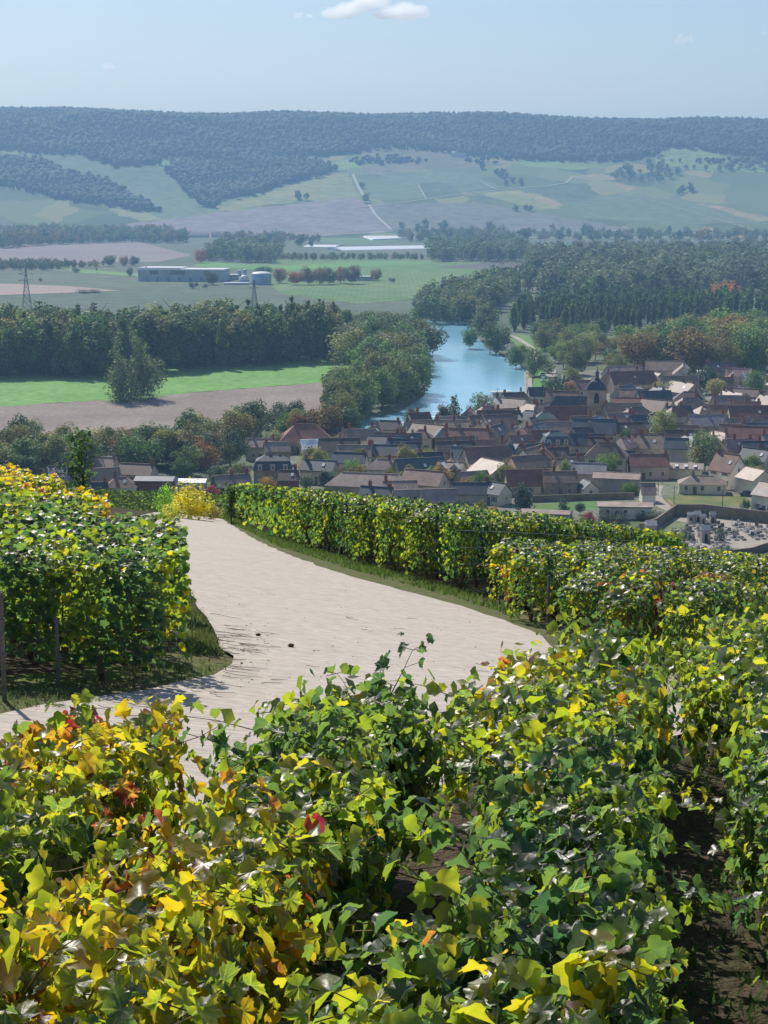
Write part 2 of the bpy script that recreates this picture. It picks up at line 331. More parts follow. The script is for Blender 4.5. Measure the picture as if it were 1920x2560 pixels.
# opposite hillside, cut into its fields
FC = {'hill_vineyards': ((.15, .185, .10), (.20, .22, .12), 9), 'dark': ((.10, .14, .085), (.14, .17, .10), 7), 'plough': ((.235, .20, .19), (.28, .24, .22), 16),
      'yellow': ((.30, .30, .12), (.22, .26, .11), 8), 'green': ((.17, .22, .115), (.15, .20, .11), 12), 'bright': ((.22, .33, .10), (.17, .27, .09), 30),
      'scrub': ((.22, .20, .13), (.15, .17, .10), 5), 'ochre': ((.36, .28, .15), (.28, .25, .14), 10), 'grey': ((.165, .185, .15), (.20, .21, .165), 12)}
fields = [('plough', [(300, 562), (430, 548), (560, 530), (870, 493), (905, 500), (970, 566), (985, 576), (760, 592), (500, 604), (250, 604)]),
  ('yellow', [(560, 524), (575, 508), (650, 484), (740, 458), (800, 436), (872, 432), (897, 494), (700, 508)]),
  ('green', [(70, 386), (200, 386), (290, 418), (410, 420), (430, 440), (500, 515), (560, 528), (420, 552), (300, 505), (180, 440)]),
  ('yellow', [(250, 505), (330, 515), (440, 548), (350, 552), (290, 535)]), ('hill_vineyards', [(-300, 450), (0, 460), (100, 485), (290, 510), (300, 565), (0, 565), (-300, 565)]),
  ('bright', [(1270, 396), (1400, 398), (1520, 420), (1420, 424), (1300, 412)]), ('bright', [(1640, 388), (1680, 372), (1730, 366), (1800, 382), (1830, 402), (1920, 400), (1920, 432), (1720, 425), (1640, 405)]),
  ('bright', [(780, 424), (830, 402), (930, 398), (900, 418), (800, 434)]), ('scrub', [(890, 372), (960, 366), (1090, 378), (1180, 396), (1270, 412), (1180, 420), (900, 430), (930, 400)]),
  ('bright', [(395, 400), (470, 398), (470, 408), (425, 425), (400, 420)]),
  ('dark', [(1040, 458), (1120, 456), (1165, 488), (1110, 497), (1060, 495)]), ('ochre', [(1300, 480), (1345, 484), (1412, 514), (1385, 517)]), ('ochre', [(1725, 503), (1790, 513), (1940, 548), (1900, 556)]),
  ('ochre', [(1530, 452), (1600, 474), (1570, 476)]), ('ochre', [(1420, 440), (1500, 434), (1560, 448), (1480, 452)]), ('yellow', [(1180, 480), (1300, 476), (1400, 522), (1350, 525)]),
  ('dark', [(1310, 470), (1430, 462), (1500, 500), (1400, 505)]), ('green', [(960, 430), (1150, 428), (1260, 466), (1000, 500), (905, 490)]), ('dark', [(1160, 490), (1260, 484), (1300, 500), (1200, 508)]),
  ('grey', [(905, 512), (1200, 506), (1420, 545), (1600, 575), (1300, 590), (985, 576)]), ('green', [(1420, 505), (1560, 480), (1730, 505), (1900, 556), (1700, 560), (1460, 545)])]
xs = np.linspace(-.5, .5, 521); ys = np.concatenate([np.arange(3250, 4500, 5.0), np.arange(4500, 5200, 12), np.linspace(5200, 7400, 10)])
V, Q = grid_mesh(xs, ys, hill_h); C = V[Q].mean(1)
PX, PY = project(C[:, 0], C[:, 1], C[:, 2]); ID = np.full(len(Q), -1)
PXw = PX + 3*np.sin(PY*.9) + 2*np.sin(PX*.13)
for k, (nm, poly) in enumerate(fields): ID[(ID < 0) & inpoly(PXw, PY+1.2*np.sin(PX*.06), poly)] = k
for nm in FC: M['f_'+nm] = field_mat('field_'+nm, FC[nm][0], FC[nm][1], rows=FC[nm][2], scale=.012, row_amt=.12, fine=.05, ang=rng.uniform(0, 1.5))
# plots of vines of slightly different tone all over the remaining slope
m = M['f_hill_vineyards']; n = m.node_tree.nodes; l = m.node_tree.links
g = N(n, 'ShaderNodeNewGeometry'); mp = N(n, 'ShaderNodeMapping'); mp.inputs['Scale'].default_value = (.011, .0052, 0); mp.inputs['Rotation'].default_value = (0, 0, .5); l.new(g.outputs['Position'], mp.inputs[0])
vo = N(n, 'ShaderNodeTexVoronoi', distance='CHEBYCHEV'); vo.inputs['Scale'].default_value = 1.0; l.new(mp.outputs[0], vo.inputs['Vector'])
sp = N(n, 'ShaderNodeSeparateColor'); l.new(vo.outputs['Color'], sp.inputs[0]); cr = N(n, 'ShaderNodeValToRGB'); l.new(sp.outputs[0], cr.inputs[0])
e = cr.color_ramp.elements; e[0].color = (.065, .11, .05, 1); e[1].color = (.34, .28, .12, 1); x = e.new(.5); x.color = (.14, .19, .08, 1); x = e.new(.85); x.color = (.21, .25, .09, 1)
b = [q for q in n if q.type == 'BSDF_PRINCIPLED'][0]; src = b.inputs['Base Color'].links[0].from_socket
mx = N(n, 'ShaderNodeMix', data_type='RGBA'); mx.inputs[0].default_value = .88; l.new(src, mx.inputs[6]); l.new(cr.outputs[0], mx.inputs[7]); l.new(mx.outputs[2], b.inputs['Base Color'])
def sub(name, mask, mat):
    q = Q[mask]; 
    if len(q) == 0: return
    u, inv = np.unique(q, return_inverse=True)
    tag(link(name, mesh_np(name, V[u], inv.reshape(-1, 4), mat, smooth_=True)), kind='structure')
sub('far_hill', ID < 0, M['f_hill_vineyards'])
for k, (nm, poly) in enumerate(fields): sub('hill_field', ID == k, M['f_'+nm])
xo = np.array([-1.6, -1.1, -.75, -.5]); 
for s in (1, -1):
    V2, Q2 = grid_mesh(np.sort(xo*s), ys[::4], hill_h); tag(link('far_hill', mesh_np('far_hill', V2, Q2, M['f_hill_vineyards'], smooth_=True)), kind='structure')
def strip(name, pts, width, mat, lift=.3, hf=H, kind='structure', n=14):
    """a track laid on the ground along points, following the terrain"""
    P = []
    for a, b in zip(pts[:-1], pts[1:]):
        for t in np.linspace(0, 1, n, endpoint=False): P.append(np.array(a[:2])*(1-t)+np.array(b[:2])*t)
    P.append(np.array(pts[-1][:2])); P = np.array(P); T = np.gradient(P, axis=0); T /= np.linalg.norm(T, axis=1)[:, None]+1e-9; Nn = np.stack([-T[:, 1], T[:, 0]], 1)
    A = P+Nn*width/2; B = P-Nn*width/2; V = []
    for p in (A, B): V.append(np.column_stack([p, hf(p[:, 0], p[:, 1])+lift]))
    V = np.concatenate(V); k = len(P); q = np.array([(i, i+1, k+i+1, k+i) for i in range(k-1)])
    return tag(link(name, mesh_np(name, V, q, mat)), kind=kind)
M['track'] = pmat('chalk_track', (.46, .43, .37), (.36, .34, .28), .1, .95)
M['asphalt'] = pmat('asphalt', (.20, .19, .18), (.15, .15, .145), .5, .9)
for pl, w in (([(882, 436), (897, 470), (915, 500), (940, 540), (978, 574)], 6), ([(880, 522), (1000, 508), (1120, 490), (1250, 475), (1370, 466), (1415, 458), (1432, 441)], 5), ([(1045, 460), (1065, 497)], 3),
              ([(0, 470), (140, 488), (300, 512), (330, 530)], 3), ([(1200, 452), (1240, 474)], 3), ([(1500, 470), (1640, 505), (1900, 580)], 3)):
    strip('farm_track', [hit(*p) for p in pl], w, M['track'], .8)
# fields of the valley floor, one level sheet each
def sheet(name, poly, mat, z, kind='structure', zp=0.0, world=False):
    P = [p if world else at(p[0], p[1], zp) for p in poly]
    mb = MB(); mb.face([(p[0], p[1], z) for p in P]); me = mb.mesh(name, mat)
    import bmesh
    bm = bmesh.new(); bm.from_mesh(me); bmesh.ops.triangulate(bm, faces=bm.faces[:]); bmesh.ops.recalc_face_normals(bm, faces=bm.faces[:])
    if bm.faces and sum(f.normal.z for f in bm.faces) < 0: bmesh.ops.reverse_faces(bm, faces=bm.faces[:])
    bm.to_mesh(me); bm.free()
    return tag(link(name, me), kind=kind)
fm = field_mat
def wav(poly, amp=2.0, step=40):
    """polygon edge made slightly irregular"""
    out = []
    for i in range(len(poly)):
        a = np.array(poly[i], float); b = np.array(poly[(i+1) % len(poly)], float); k = max(1, int(np.linalg.norm(b-a)/step))
        for j in range(k): out.append(tuple(a+(b-a)*j/k+(rng.uniform(-amp, amp, 2)*np.array([1, .4]) if j else 0)))
    return out
sheet('green_field', wav([(-700, 905), (400, 880), (870, 880), (935, 938), (925, 948), (740, 962), (560, 976), (300, 998), (-700, 1060)], 2), fm('young_crop', (.16, .33, .085), (.20, .37, .11), rows=4, scale=.03, row_amt=.12, fine=.25, ang=1.45), .12)
sheet('ploughed_field', wav([(-700, 1060), (300, 998), (560, 976), (740, 962), (925, 948), (910, 1010), (760, 1060), (400, 1110), (-700, 1190)], 2), fm('ploughed', (.25, .205, .18), (.30, .255, .22), rows=2.2, scale=.03, row_amt=.22, fine=.5, ang=1.35), .10)
sheet('grass_strip', [(250, 1004), (400, 985), (420, 992), (300, 1010)], fm('strip_grass', (.15, .26, .08), (.17, .22, .10), scale=.05), .15)
sheet('green_field', [(620, 650), (1000, 648), (1390, 662), (1330, 700), (1180, 735), (900, 760), (700, 735)], fm('pasture', (.13, .23, .085), (.17, .25, .11), rows=14, scale=.006, row_amt=.05, fine=.05), .12)
sheet('stubble_strip', [(1090, 668), (1230, 656), (1360, 662), (1240, 676)], fm('strip_brown', (.13, .12, .11), (.16, .15, .13), scale=.01), .2)
sheet('bright_strip', [(1240, 676), (1400, 660), (1370, 690), (1290, 688)], fm('strip_bright', (.14, .34, .08), (.15, .30, .09), scale=.01), .2)
sheet('bare_field', [(-500, 700), (0, 709), (180, 716), (300, 727), (150, 733), (0, 738), (-500, 745)], fm('bare', (.40, .31, .27), (.35, .29, .25), rows=9, scale=.01, row_amt=.06), .14)
sheet('bare_field', [(-700, 610), (130, 608), (350, 606), (480, 638), (400, 655), (0, 660), (-700, 665)], fm('bare2', (.26, .22, .21), (.29, .245, .225), rows=14, scale=.006, row_amt=.06), .16)
sheet('green_field', [(130, 668), (420, 690), (360, 694), (200, 682)], fm('strip_green', (.15, .33, .09), (.17, .3, .1), scale=.01), .18)
sheet('green_field', [(500, 655), (700, 664), (980, 652), (1100, 658), (700, 676), (480, 668)], fm('strip_green2', (.15, .33, .09), (.15, .27, .1), scale=.01), .2)
sheet('green_field', [(1330, 612), (1500, 608), (1920, 612), (1920, 616), (1500, 616), (1350, 618)], fm('strip_green3', (.16, .36, .09), (.15, .3, .1), scale=.01), .2)
sheet('green_field', [(780, 590), (990, 575), (1010, 600), (900, 612), (780, 606)], fm('strip_green4', (.13, .22, .10), (.15, .24, .11), rows=8, scale=.01), .2)
strip('farm_track', [at(-200, 672), at(130, 676), at(480, 696)], 4, M['track'], .3)
strip('farm_track', [hit(720, 592), hit(860, 585), hit(985, 577)], 7, M['track'], .3)
sheet('river_meadow', [(1270, 845), (1300, 835), (1420, 860), (1560, 870), (1540, 890), (1400, 880), (1310, 880)], fm('meadow', (.15, .27, .08), (.17, .25, .1), scale=.03), .12)
sheet('allotments', [(1450, 870), (1600, 858), (1640, 915), (1500, 925)], fm('allot', (.16, .15, .09), (.13, .18, .08), rows=3, scale=.05, row_amt=.3), .14)
# river: water surface a little below its banks
def water_mat():
    m, n, l = new_mat('river_water'); out = N(n, 'ShaderNodeOutputMaterial'); b = N(n, 'ShaderNodeBsdfPrincipled'); l.new(b.outputs[0], out.inputs[0])
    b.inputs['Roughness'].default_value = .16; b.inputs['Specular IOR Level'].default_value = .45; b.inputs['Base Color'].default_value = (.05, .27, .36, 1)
    g = N(n, 'ShaderNodeNewGeometry'); mp = N(n, 'ShaderNodeMapping'); mp.inputs['Scale'].default_value = (.9, .35, 1); l.new(g.outputs['Position'], mp.inputs[0])
    no = N(n, 'ShaderNodeTexNoise'); no.inputs['Scale'].default_value = .6; no.inputs['Detail'].default_value = 6; l.new(mp.outputs[0], no.inputs[0])
    bp = N(n, 'ShaderNodeBump'); bp.inputs['Strength'].default_value = .6; bp.inputs['Distance'].default_value = .25; l.new(no.outputs[0], bp.inputs['Height']); l.new(bp.outputs[0], b.inputs['Normal'])
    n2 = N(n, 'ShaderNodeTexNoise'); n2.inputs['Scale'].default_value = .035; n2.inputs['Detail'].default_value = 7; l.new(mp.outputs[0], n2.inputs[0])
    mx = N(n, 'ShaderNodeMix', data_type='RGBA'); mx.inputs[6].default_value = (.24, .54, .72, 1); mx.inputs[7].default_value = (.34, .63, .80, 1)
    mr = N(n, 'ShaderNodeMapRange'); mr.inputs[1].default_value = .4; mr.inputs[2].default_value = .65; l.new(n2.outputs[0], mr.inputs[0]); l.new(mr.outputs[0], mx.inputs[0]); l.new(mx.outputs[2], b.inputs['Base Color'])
    return m
M['water'] = water_mat()
sheet('river', [(1040, 800), (1180, 805), (1185, 835), (1215, 868), (1255, 892), (1290, 905), (1312, 925), (1318, 950), (1312, 985), (1265, 1010), (1190, 1058), (1100, 1085), (1020, 1100), (900, 1120), (840, 1110), (850, 1060), (930, 1048), (1000, 1030), (1060, 990), (1080, 940), (1070, 890), (1050, 850)], M['water'], .06)
sheet('quay', [(1310, 930), (1322, 925), (1330, 950), (1330, 992), (1270, 1012), (1290, 995), (1312, 985)], M['gravel'], .3)
sheet('grass_bank', [(1345, 915), (1380, 950), (1372, 975), (1335, 1000), (1322, 985), (1335, 955)], fm('bank_grass', (.11, .27, .06), (.14, .3, .08), scale=.05), .34)
strip('riverside_road', [at(1345, 900), at(1375, 925), at(1384, 950), at(1372, 975), at(1350, 1000)], 5, M['gravel'], .4)
strip('riverside_road', [at(1268, 838), at(1290, 845), at(1330, 870), at(1345, 900)], 3, M['track'], .35)
# white water below the weir
foam = pmat('river_foam', (.75, .8, .82), (.4, .62, .7), .25, .6, stretch=(1, .4, 1))
def foam_bits(poly, cnt, s):
    P = scatter([at(*p) for p in poly], s); V = []; T = []
    for x, y in P[:cnt]:
        a = rng.uniform(.4, 2.6); b = a*rng.uniform(.2, .4)*2; k = len(V); m = 7
        V.append((x, y, .16)); 
        for j in range(m): t = 2*math.pi*j/m; V.append((x+a*math.cos(t)*rng.uniform(.7, 1.2), y+b*math.sin(t), .10))
        T += [(k, k+1+j, k+1+(j+1) % m) for j in range(m)]
    return V, T
Vf, Tf = foam_bits([(880, 1075), (960, 1060), (1040, 1050), (1110, 1020), (1180, 1040), (1110, 1075), (1020, 1090), (900, 1105)], 130, 5.5)
tag(link('foam', mesh_np('foam', Vf, Tf, foam)), 'white foam streaks on the river bend beside the village', 'foam', kind='stuff')
# concrete lane of the vineyard with its ragged edges
def drape(name, poly, mat, lift, step=.5, jag=.0, kind='structure', uv=True):
    P = np.array([p[:2] for p in poly]); 
    if jag:
        out = []
        for i in range(len(P)):
            a, b = P[i], P[(i+1) % len(P)]; L = np.linalg.norm(b-a); k = max(1, int(L/.5))
            nrm = np.array([-(b-a)[1], (b-a)[0]])/(L+1e-9)
            for j in range(k): out.append(a+(b-a)*j/k+nrm*rng.normal(0, jag))
        P = np.array(out)
    import bmesh
    bm = bmesh.new(); bm.faces.new([bm.verts.new((p[0], p[1], 0)) for p in P])
    for ax in (0, 1):
        lo, hi = P[:, ax].min(), P[:, ax].max()
        v = lo+step
        while v < hi:
            bmesh.ops.bisect_plane(bm, geom=bm.verts[:]+bm.edges[:]+bm.faces[:], plane_co=(v, 0, 0) if ax == 0 else (0, v, 0), plane_no=(1, 0, 0) if ax == 0 else (0, 1, 0)); v += step
    bmesh.ops.triangulate(bm, faces=bm.faces[:])
    co = np.array([v.co[:2] for v in bm.verts]); h = near_h(co[:, 0], co[:, 1])+lift
    for v, z in zip(bm.verts, h): v.co.z = z
    bmesh.ops.recalc_face_normals(bm, faces=bm.faces[:])
    if sum(f.normal.z for f in bm.faces) < 0: bmesh.ops.reverse_faces(bm, faces=bm.faces[:])
    me = bpy.data.meshes.new(name); bm.to_mesh(me); bm.free(); me.materials.append(mat); me.polygons.foreach_set('use_smooth', np.ones(len(me.polygons), bool))
    return tag(link(name, me), kind=kind)
road_px = [(545, 1298), (565, 1308), (600, 1330), (660, 1365), (720, 1393), (850, 1440), (1000, 1482), (1150, 1522), (1290, 1570), (1350, 1600), (1400, 1640), (1480, 1660), (1560, 1668), (1900, 1700),
           (2300, 1780), (1900, 1810), (1500, 1900), (1100, 1980), (700, 2080), (300, 2150), (0, 2170), (-700, 2200), (-700, 1850), (0, 1800), (100, 1782), (350, 1738), (530, 1700), (585, 1674), (548, 1612), (500, 1540), (445, 1440), (400, 1340), (330, 1306), (120, 1304), (120, 1299), (330, 1297)]
road_w = [hit(*p) for p in road_px]
drape('vineyard_soil', [(-25, 2.0, 0), (25, 2.0, 0), (45, 30, 0), (34, 85, 0), (-5, 82, 0), (-25, 55, 0)], M['soil'], .02, 2.0)
drape('verge', [hit(*p) for p in [(545, 1292), (700, 1360), (860, 1410), (1020, 1455), (1160, 1490), (1300, 1535), (1420, 1590), (1600, 1610), (2200, 1640), (2200, 1720), (1500, 1700), (1300, 1640), (900, 1500), (600, 1370), (500, 1310)]], M['verge'], .035, 1.0, .06)
drape('verge', [hit(*p) for p in [(-200, 1710), (100, 1700), (440, 1640), (470, 1560), (500, 1560), (535, 1600), (565, 1640), (600, 1670), (570, 1705), (360, 1750), (100, 1800), (-200, 1830)]], M['verge'], .034, .5, .06)
drape('verge', [hit(*p) for p in [(1700, 1580), (2300, 1560), (2300, 1850), (1900, 1880), (1760, 1720)]], M['verge'], .036, .5, .06)
drape('concrete_lane', road_w, M['road'], .05, .7, .035)
# ------------------------------------------------------------------ trees
M['woodattr'] = foliage_mat('woodland_foliage', .3, .7, .5, 1.9)
_n = M['woodattr'].node_tree.nodes; _l = M['woodattr'].node_tree.links
_a = _n.new('ShaderNodeAttribute'); _a.attribute_name = 'tc'
for _q in list(_l):
    if _q.from_node.type == 'OBJECT_INFO': _l.new(_a.outputs['Color'], _q.to_socket)
def unit(v): return v/(np.linalg.norm(v, axis=-1, keepdims=True)+1e-9)
def crown_mesh(name, lumps, n, size, r, zsq=1.0, mat=None, core=0.25, droop=0.0):
    """leaf clumps spread over the skins of many lumps; lumps: (x,y,z,radius,zradius)"""
    L = np.array(lumps, float); w = L[:, 3]**2*(L[:, 4]/L[:, 3]); pick = r.choice(len(L), n, p=w/w.sum()); l = L[pick]
    d = unit(r.normal(size=(n, 3))); rad = np.where(r.random(n) < core, r.uniform(.3, .85, n), r.uniform(.85, 1.12, n))[:, None]
    P = l[:, :3]+d*rad*np.stack([l[:, 3], l[:, 3], l[:, 4]], 1)
    nn = unit(d+r.normal(size=(n, 3))*.55+np.array([0, 0, .25])); t = unit(np.cross(nn, r.normal(size=(n, 3)))); b = np.cross(nn, t)
    s = size*r.uniform(.6, 1.35, n)[:, None]
    V = np.stack([P+t*s, P+b*s*.62, P-t*s*.9, P-b*s*.7], 1).reshape(-1, 3)
    tone = r.random(len(L)); rr = np.clip(.5*tone[pick]+.5*r.random(n), 0, 1)
    T = np.arange(4*n).reshape(-1, 4)
    return mesh_np(name, V, T, mat or M['leafmass'], np.repeat(rr, 4))
def lumps_round(r, k=26, top=1.0, w=.5, low=.22, irregular=.12):
    """lumps that fill a broad crown of height 1, width 2*w"""
    out = []
    for i in range(k):
        d = unit(r.normal(size=3)); q = r.uniform(.45, .8)
        zc = low+(top-low)*.5; hz_ = (top-low)*.5
        x, y, z = d[0]*w*q, d[1]*w*q, zc+d[2]*hz_*q
        k_ = r.uniform(.11, .2)*(1+irregular*r.normal()); out.append((x, y, z, k_*w*2, k_*w*2*r.uniform(.8, 1.2)))
    out.append((0, 0, low+(top-low)*.45, w*.55, (top-low)*.4)); return out
def lumps_poplar(r, w=.16, k=30):
    out = []
    for i in range(k):
        z = r.uniform(.08, .96); f = (.55+.45*math.sin(math.pi*min(1, z*1.15)))*(1 if z < .8 else (1.02-z)/.22*.9+.1)
        a = r.uniform(0, 6.28); q = r.uniform(.1, .6)*w*f
        out.append((q*math.cos(a), q*math.sin(a), z, w*r.uniform(.3, .55)*max(f, .3), w*r.uniform(.5, .95)*max(f, .35)))
    return out
def trunk_mesh(name, h, w, r, branches=5):
    mb = MB(); bend = [(r.normal()*.012*i, r.normal()*.012*i, h*i/5) for i in range(6)]
    mb.tube([(0, 0, -.02)]+bend[1:], [w, w*.85, w*.7, w*.55, w*.4, w*.2], 6)
    for i in range(branches):
        z = h*r.uniform(.35, .8); a = r.uniform(0, 6.28); q = r.uniform(.12, .26)
        mb.tube([(0, 0, z), (q*.5*math.cos(a), q*.5*math.sin(a), z+q*.6), (q*math.cos(a), q*math.sin(a), z+q*1.3)], [w*.4, w*.28, w*.1], 4)
    return mb.mesh(name, M['bark'])
r3 = np.random.default_rng(11)
TK = {}
def kind(key, cnt, fn, n, size, th=.75, tw=.018, core=.25):
    TK[key] = [(crown_mesh('crown', fn(r3), n, size, r3, core=core), trunk_mesh('trunk', th, tw, r3)) for _ in range(cnt)]
kind('round', 6, lambda r: lumps_round(r, 30, 1, .5, .05), 3300, .027)
kind('tall', 5, lambda r: lumps_round(r, 34, 1, .33, .08), 3000, .024)
kind('poplar', 6, lambda r: lumps_poplar(r, .17, 34), 2400, .020, th=.9)
kind('slim', 4, lambda r: lumps_poplar(r, .12, 30), 1700, .017, th=.9)
kind('willow', 3, lambda r: lumps_round(r, 40, 1, .42, .02, .2), 3600, .021)
kind('bush', 4, lambda r: lumps_round(r, 18, 1, .62, .0), 1100, .045, th=.3)
kind('airy', 3, lambda r: [(x*1.1, y*1.1, z, a*.7, b*.8) for x, y, z, a, b in lumps_round(r, 22, 1, .42, .1)[:-1]], 1300, .024)
kind('cone', 2, lambda r: [(0.0+.05*r.normal(), .05*r.normal(), z, .30*(1-z)+.03, .09) for z in np.linspace(.08, .97, 18)], 1800, .026)
kind('ball', 2, lambda r: [(0, 0, .62, .36, .37), (.05, 0, .6, .3, .3)], 2200, .03, th=.5, core=.4)
kind('clipped', 2, lambda r: [(x, y, z, .2, .16) for x in (-.2, .2) for y in (-.2, .2) for z in np.linspace(.14, .86, 7)], 2600, .025, th=.3, core=.4)
kind('ragged', 2, lambda r: lumps_round(r, 16, .55, .5, .0, .2)+[(x*.8+cx, y*.8+cy, z*hh, a*.95, b*1.1*hh) for cx, cy, hh in ((-.3, 0, .78), (-.1, .1, .97), (.08, -.1, .9), (.22, .1, .98), (.36, 0, .74), (-.4, -.1, .6)) for x, y, z, a, b in lumps_poplar(r, .17, 16)], 7500, .0165)
kind('far', 6, lambda r: lumps_round(r, 12, 1, .5, .05), 420, .075)
def kind_mesh_swap(): pass
ALL_TREES = []
def tree(kind_, x, y, h, wid=1.0, col=(.07, .10, .04), label=None, cat='tree', group=None, name='broadleaf_tree', z=None, jit=.16):
    """one tree: an empty at its foot with trunk and crown"""
    c, t = random.choice(TK[kind_]); z = float(H(x, y)) if z is None else z
    o = empty(name, (x, y, z), random.uniform(0, 6.28)); o.scale = (h*wid, h*wid, h)
    k = 1+random.gauss(0, jit); g = random.gauss(0, .06)
    for nm, me in (('trunk', t), ('crown', c)):
        q = link(nm, me, o)
        if nm == 'crown': q.color = (col[0]*k*(1+g)*1.25, col[1]*k*1.22, col[2]*k*(1-g)*1.1, 1)
    tag(o, label, cat, group); ALL_TREES.append((x, y, h*wid*.5)); return o
G1, G2, G3, DK, OL, YE, OR, GY, RD = (.085, .135, .045), (.12, .18, .05), (.062, .10, .04), (.045, .075, .04), (.14, .15, .055), (.24, .20, .05), (.27, .145, .045), (.13, .155, .085), (.16, .05, .045)
def wood(poly, spacing, kinds, hr, cols, label, group, wr=(.9, 1.15), name='broadleaf_tree', cap=300, cat='tree'):
    P = scatter([at(*p) for p in poly], spacing); P.sort(key=lambda p: p[1]); 
    for x, y in P[:cap]:
        tree(random.choice(kinds), x, y, random.uniform(*hr), random.uniform(*wr), random.choice(cols), label, cat, group, name)
    return len(P)
cnt = {}
FARK = []
def far_crowns():
    for i in range(7): 
        k = ['round', 'tall', 'poplar'][i % 3]; fn = {'round': lambda r: lumps_round(r, 14, 1, .5, .04), 'tall': lambda r: lumps_round(r, 16, 1, .33, .02), 'poplar': lambda r: lumps_poplar(r, .17, 18)}[k]
        me = crown_mesh('far_crown', fn(r3), 520, .055 if k == 'round' else .042, r3); n_ = len(me.vertices)
        v = np.empty(n_*3, np.float32); me.vertices.foreach_get('co', v); a = np.empty(n_, np.float32); me.attributes['r'].data.foreach_get('value', a)
        FARK.append((k, v.reshape(-1, 3), a)); bpy.data.meshes.remove(me)
far_crowns()
def stuff_wood(poly, spacing, kinds, hr, cols, label, wr=(.9, 1.2), hilly=False, name='woodland', skip=0, pts=None):
    """woodland that reads as one mass: joined crowns standing on the ground"""
    if pts is None:
        P = scatter([hit(*p) for p in poly], spacing); P.sort(key=lambda p: p[1]); P = P[skip:]
    else: P = pts
    Vs, Rs, Cs = [], [], []
    for x, y in P:
        k, v, a = random.choice([q for q in FARK if q[0] in kinds]); h = random.uniform(*hr); w = h*random.uniform(*wr); t = random.uniform(0, 6.28); c_, s_ = math.cos(t), math.sin(t)
        Vs.append(np.stack([(v[:, 0]*c_-v[:, 1]*s_)*w+x, (v[:, 0]*s_+v[:, 1]*c_)*w+y, v[:, 2]*h+float(H(x, y))], 1)); Rs.append(a)
        c = np.array(random.choice(cols))*random.gauss(1.2, .2); Cs.append(np.repeat(np.append(c, 1)[None], len(v), 0))
    V = np.concatenate(Vs); me = mesh_np(name, V, np.arange(len(V)).reshape(-1, 4), M['woodattr'], np.concatenate(Rs))
    ca = me.attributes.new('tc', 'FLOAT_COLOR', 'POINT'); ca.data.foreach_set('color', np.concatenate(Cs).astype(np.float32).ravel())
    tag(link(name, me), label, 'woodland', kind='stuff'); return len(P)
def wood_s(poly, spacing, kinds, hr, cols, label, group, wr=(.9, 1.2), **k):
    kk = ['poplar' if q in ('slim', 'poplar') else ('round' if q in ('round', 'willow', 'airy', 'far') else 'tall') for q in kinds]
    return stuff_wood(poly, spacing, kk, hr, cols, label, wr)
cnt['poplar'] = wood([(-160, 948), (0, 945), (250, 944), (430, 930), (520, 926), (660, 915), (760, 912), (830, 897), (880, 872), (600, 880), (300, 892), (-160, 905)], 9.2, ['poplar', 'poplar', 'tall'], (23, 29), [G1, OL, G3, (.085, .115, .045)],
     'tall dark poplar in the dense wood behind the bright green field', 'poplars of the wood behind the green field', (1.0, 1.35), 'poplar_tree')
cnt['bank'] = wood([(835, 880), (850, 858), (920, 848), (1025, 850), (1045, 880), (1060, 915), (1060, 952), (1036, 992), (990, 1022), (955, 1030), (930, 1000), (905, 950)], 12.0, ['round', 'tall', 'round', 'willow'], (13, 20), [G1, OL, G3, (.10, .115, .045), (.12, .12, .055)],
     'broad green tree in the wood on the inside of the river bend', 'trees on the inside of the river bend', (.95, 1.35))
cnt['front'] = wood([(-130, 1225), (-130, 1130), (130, 1125), (230, 1150), (420, 1120), (520, 1105), (640, 1085), (800, 1088), (860, 1084), (870, 1100), (850, 1110), (780, 1110), (650, 1118), (560, 1120), (590, 1165), (560, 1190), (400, 1195), (200, 1205), (150, 1222)], 10.6, ['round', 'tall', 'round', 'airy'], (8.5, 13.5), [G1, G2, OL, DK, G3, OL, (.15, .10, .045)],
     'green broadleaf tree in the belt between ploughed field and village', 'trees between the ploughed field and the village', (1.0, 1.35))
cnt['bank2'] = wood([(835, 1000), (915, 985), (925, 1030), (900, 1055), (870, 1080), (840, 1085), (815, 1050)], 9.5, ['round', 'tall', 'willow'], (12, 17), [G1, OL, (.12, .15, .06), G3],
     'green tree between the ploughed field and the foam of the river', 'trees between the ploughed field and the river foam', (.9, 1.2))
cnt['mead'] = wood([(1320, 855), (1420, 842), (1560, 850), (1640, 935), (1500, 945), (1400, 935), (1390, 900)], 19, ['round', 'round', 'airy'], (8, 13), [G1, OL, G2, (.17, .18, .07), (.20, .15, .06)],
     'rounded garden tree between the river meadow and the town', 'trees between river meadow and town', (.95, 1.25))
cnt['north'] = wood_s([(1050, 812), (1175, 815), (1190, 800), (1240, 775), (1290, 745), (1300, 722), (1225, 722), (1140, 760), (1050, 775)], 13, ['round', 'tall', 'tall'], (15, 22), [G1, OL, (.09, .12, .05), GY],
     'green tree in the wood on the far bank above the river', 'trees on the far bank above the river')
cnt['right_poplar'] = wood([(1278, 832), (1560, 838), (1800, 812), (1920, 800), (1990, 770), (1600, 775), (1310, 780)], 11.5, ['slim', 'slim', 'poplar'], (15, 19.5), [(.07, .12, .045), (.085, .135, .05), (.065, .105, .045)],
     'slim dark green poplar in the plantation beyond the river', 'poplars of the plantation beyond the river', (.95, 1.15), 'poplar_tree', 80)
cnt['rp2'] = stuff_wood([(1278, 832), (1560, 838), (1800, 812), (1920, 800), (1990, 770), (1600, 775), (1310, 780)], 11.5, ['poplar'], (15, 19.5), [(.07, .12, .045), (.085, .135, .05), (.065, .105, .045)], 'deeper ranks of the dark poplar plantation beyond the river', (.9, 1.1), skip=80)
